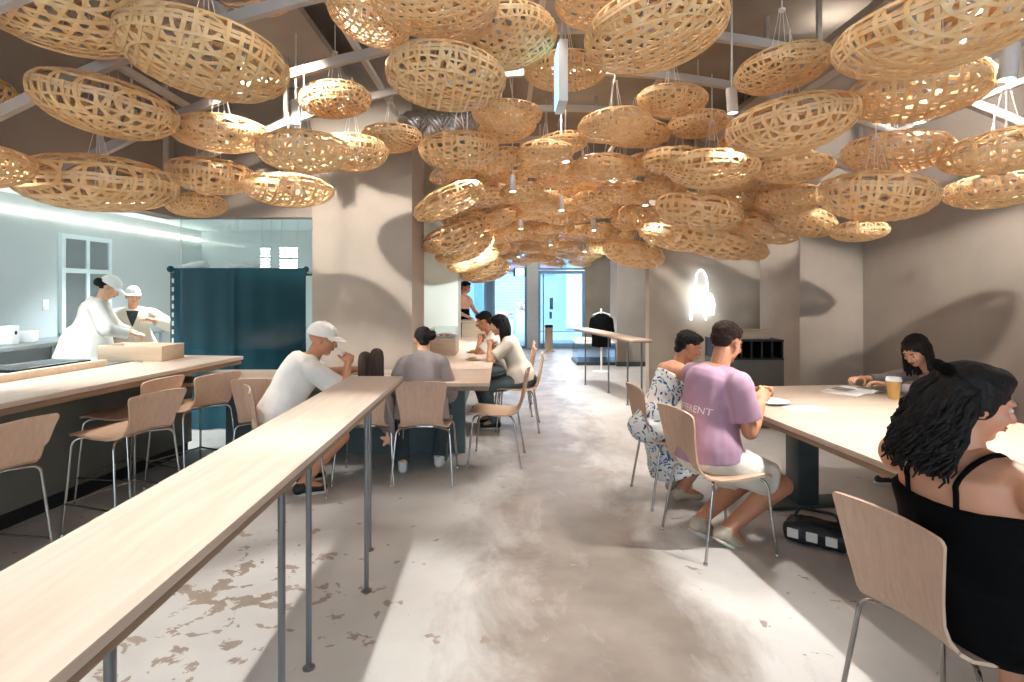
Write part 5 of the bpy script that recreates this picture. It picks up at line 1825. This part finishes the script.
# ------------------------------------------------------------------ kitchen staff
L8, Y8 = (-4.50, 6.05, 0), R(-62)
st = dict(lfoot=(-0.12, 0.02, 0.085), rfoot=(0.12, -0.03, 0.085), lknee=(-0.1, 1, 0), rknee=(0.1, 1, 0))
p = Person(L8, Y8, 'kitchen worker in white coat and cap seen from behind, bending over the worktop', M['skin_pale'], 1.0, hip=0.90, lean=(8, 22), head=(34, -8, 0),
           lhand=(-0.12, 0.42, 1.02), rhand=(0.14, 0.42, 1.02), voxel=0.011, female=True, girth=1.2, wide=1.12, **st)
p.body()
p.trousers(M['coat_white'])
p.shirt(M['coat_white'], 'coat', sleeve=1.85, hem=-0.25, grow=0.040, loose=0.030, wr=0.012, flare=0.14, scale=6, top=0.99)
p.shoes(M['black'])
p.hair_under_cap(M['hair']); p.bun(M['hair'])
p.cap(M['cap_white'])
L9, Y9 = (-4.52, 6.85, 0), R(-150)
p = Person(L9, Y9, 'kitchen worker in open cream coat with dark collar, facing the dining side', M['skin'], 0.92, hip=0.82, lean=(4, 14), head=(4, 8, 0),
           lhand=(-0.20, 0.27, 1.14), rhand=(0.14, 0.28, 1.02), voxel=0.011, girth=1.2, wide=1.1, **st)
p.body()
p.trousers(M['coat_white'])
ct = p.shirt(M['cream'], 'coat', sleeve=1.8, hem=-0.20, grow=0.034, loose=0.030, wr=0.010, flare=0.12, scale=6, top=0.99)
bv = BVHTree.FromPolygons([v.co.copy() for v in ct.data.vertices], [tuple(f.vertices) for f in ct.data.polygons])
b = MB()
cols = []
for t in [0.56+0.05*i for i in range(9)]:
    c, x, y = p.frame_at(min(t, 0.97))
    wd = 0.004+max(0, (t-0.56))*0.16
    row = []
    for i in range(9):
        a = c+x*(wd*(i/4-1))+y*0.5
        hit = bv.ray_cast(a, -y)
        q = (hit[0]+y*0.003) if hit[0] else c+y*0.08
        row.append(q)
    cols.append(row)
fr = [[b.bm.verts.new(q) for q in row] for row in cols]
bk = [[b.bm.verts.new(q-V((0, 0, 0))-p.frame_at(0.8)[2]*0.006) for q in row] for row in cols]
for k in range(len(cols)-1):
    for i in range(8):
        b.bm.faces.new((fr[k][i], fr[k][i+1], fr[k+1][i+1], fr[k+1][i])); b.bm.faces.new((bk[k][i], bk[k+1][i], bk[k+1][i+1], bk[k][i+1]))
b.build('dark_collar', M['panel_teal'] if False else M['black'], ct)
p.shoes(M['black'])
p.hair_under_cap(M['hair'])
p.cap(M['cap_white'])

# ------------------------------------------------------------------ far staff at the order counter
L10, Y10 = (-0.80, 10.75, 0), R(-120)
p = Person(L10, Y10, 'far staff member in a dark apron with bare arms, behind the order counter', M['skin_warm'], 0.98, hip=0.90, lean=(4, 8), head=(14, 0, 0),
           lhand=(-0.2, 0.3, 1.0), rhand=(0.2, 0.3, 1.0), voxel=0.013, **st)
p.body()
p.trousers(M['dress_black'])
p.shirt(M['plush'], 'top', sleeve=0.4, hem=0.3)
mb = MB(); p.torso(mb, 0.024, -0.3, 0.5, flare=0.05)
link('apron', remesh(mb, 0.012, 3, (0.005, 10), M['dress_black'], 'apron'), p.root)
p.shoes(M['black'])
p.hair_short(M['hair'])
# ================================================================== LIGHTING
SL = []
spots = [
 ((-0.72, 1.60, 3.15), (-0.80, 1.60, 0), 124, 'spotlight over the near part of the long standing bar', 62),
 ((-0.72, 2.85, 3.15), (-0.80, 2.85, 0), 108, 'spotlight over the far end of the long standing bar', 58),
 ((2.34, 2.60, 2.475), (2.05, 2.6, 0), 125, 'white spotlight hanging low over the wide table', 88),
 ((1.56, 3.80, 2.70), (1.75, 3.8, 0), 45, 'spotlight hanging between baskets near the canopy edge', 80),
 ((2.64, 3.55, 2.56), (2.70, 3.7, 0), 24, 'spotlight under the shallow golden basket', 100),
 ((-1.55, 4.20, 2.75), (-1.5, 4.4, 0), 75, 'spotlight over the man in the white cap', 72),
 ((-0.32, 5.06, 2.72), (-0.25, 5.0, 0), 62, 'spotlight over the table corner by the woman with a bun', 58),
 ((-2.75, 2.60, 2.60), (-2.9, 2.9, 0.9), 50, 'spotlight over the service counter, first of two', 85),
 ((-2.65, 4.00, 2.62), (-2.8, 4.3, 0.9), 44, 'spotlight over the service counter, second of two', 85),
]
for loc, tgt, e, lab, ang in spots:
    spotlight(loc, tgt, e, lab, ang, NEUT)
# wall washers that throw the basket pattern on the walls
spotlight((2.6, 2.3, 3.1), (4.2, 4.8, 1.9), 300, 'spotlight aimed at the brown side wall through the baskets', 80, WARM, 0.5)
spotlight((-1.6, 3.2, 3.1), (-1.35, 5.4, 1.8), 120, 'spotlight aimed at the beige pillar through the baskets', 75, WARM, 0.5)
spotlight((2.2, 5.9, 3.1), (2.9, 7.9, 1.8), 80, 'spotlight aimed at the neon niche through the baskets', 80, WARM, 0.5)
# added ambient fill above the baskets, without fixtures
for (x, y, e) in ((-2.0, 2.6, 90), (0.3, 2.2, 110), (2.4, 2.6, 110), (0.4, 4.3, 110), (2.7, 4.6, 80), (0.8, 6.6, 120), (0.8, 9.2, 110), (0.8, 12.0, 90)):
    light('SPOT', 'ceiling_fill', (x, y, 3.60), e*0.24, WARM, (x, y, 0), 0.10, 165, 0.6)
# added fill that brightens the far aisle, without fixtures
for (x, y) in ((0.9, 6.4), (1.0, 9.0), (0.9, 11.5), (-0.6, 8.0)):
    light('SPOT', 'aisle_fill', (x, y, 2.0), 60, NEUT, (x, y, 0), 0.05, 110, 0.5)
# added area lamps that light the kitchen
for x, y in ((-4.4, 4.6), (-4.3, 7.4), (-2.6, 7.8)):
    light('AREA', 'kitchen_fill', (x, y, 2.56), 38, COOL, (x, y, 0), 0.55).data.spread = R(105)
light('AREA', 'kitchen_fill', (-4.4, 1.6, 2.56), 10, COOL, (-4.4, 1.6, 0), 0.55)
light('SPOT', 'pillar_fill', (0.1, 7.0, 2.1), 90, COOL, (-1.0, 9.0, 1.6), 0.05, 60, 0.6)  # added lamp that brightens the pale pillar
light('SPOT', 'pillar_fill', (1.2, 9.0, 2.0), 70, COOL, (2.5, 11.0, 1.3), 0.05, 70, 0.6)  # added lamp that brightens the far grey pillar
light('POINT', 'neon_glow', at(702, 296, 7.7), 1.2, (0.85, 0.95, 1), size=0.15)

su = light('SUN', 'sun', (0, 10, 12), 1.9, (1, 0.97, 0.92), (0, 15, 3.5), None); su.data.angle = 0.01
light('AREA', 'back_fill', (0.6, -2.3, 1.5), 34, (1, 0.96, 0.92), (0.6, 3, 3.0), 6.5, sizey=2.4)  # added soft fill from behind the camera, in place of daylight
light('AREA', 'shopfront_daylight', (0.6, 14.3, 1.5), 22, (0.80, 0.90, 1), (0.6, 5, 1.0), 3.2, sizey=2.6)
for i, (x, y, z) in enumerate(((0.55, 4.9, 2.62), (1.1, 5.6, 2.62), (0.1, 5.7, 2.5), (1.6, 6.3, 2.45), (0.7, 6.7, 2.45), (0.25, 7.8, 2.35), (1.3, 8.0, 2.35), (0.8, 9.4, 2.25), (1.5, 10.3, 2.2), (0.3, 11.0, 2.15))):
    spotlight((x, y, z), (x+0.1, y-0.2, 0), 9, 'small spotlight glinting among the baskets of the dense far canopy', 110, NEUT)
w = bpy.data.worlds.new('sky')
SC.world = w
w.use_nodes = True
bg = w.node_tree.nodes['Background']
bg.inputs['Color'].default_value = (0.80, 0.90, 1.0, 1)
bg.inputs['Strength'].default_value = 1.2
SC.view_settings.view_transform = 'Standard'
SC.view_settings.look = 'None'
SC.view_settings.exposure = 1.4
SC.view_settings.gamma = 1.0
SC.view_settings.use_curve_mapping = False
SC.cycles.max_bounces = 8
SC.cycles.diffuse_bounces = 5
SC.cycles.glossy_bounces = 3
SC.cycles.transparent_max_bounces = 8
SC.cycles.caustics_reflective = False
SC.cycles.caustics_refractive = False
SC.cycles.sample_clamp_indirect = 4.0
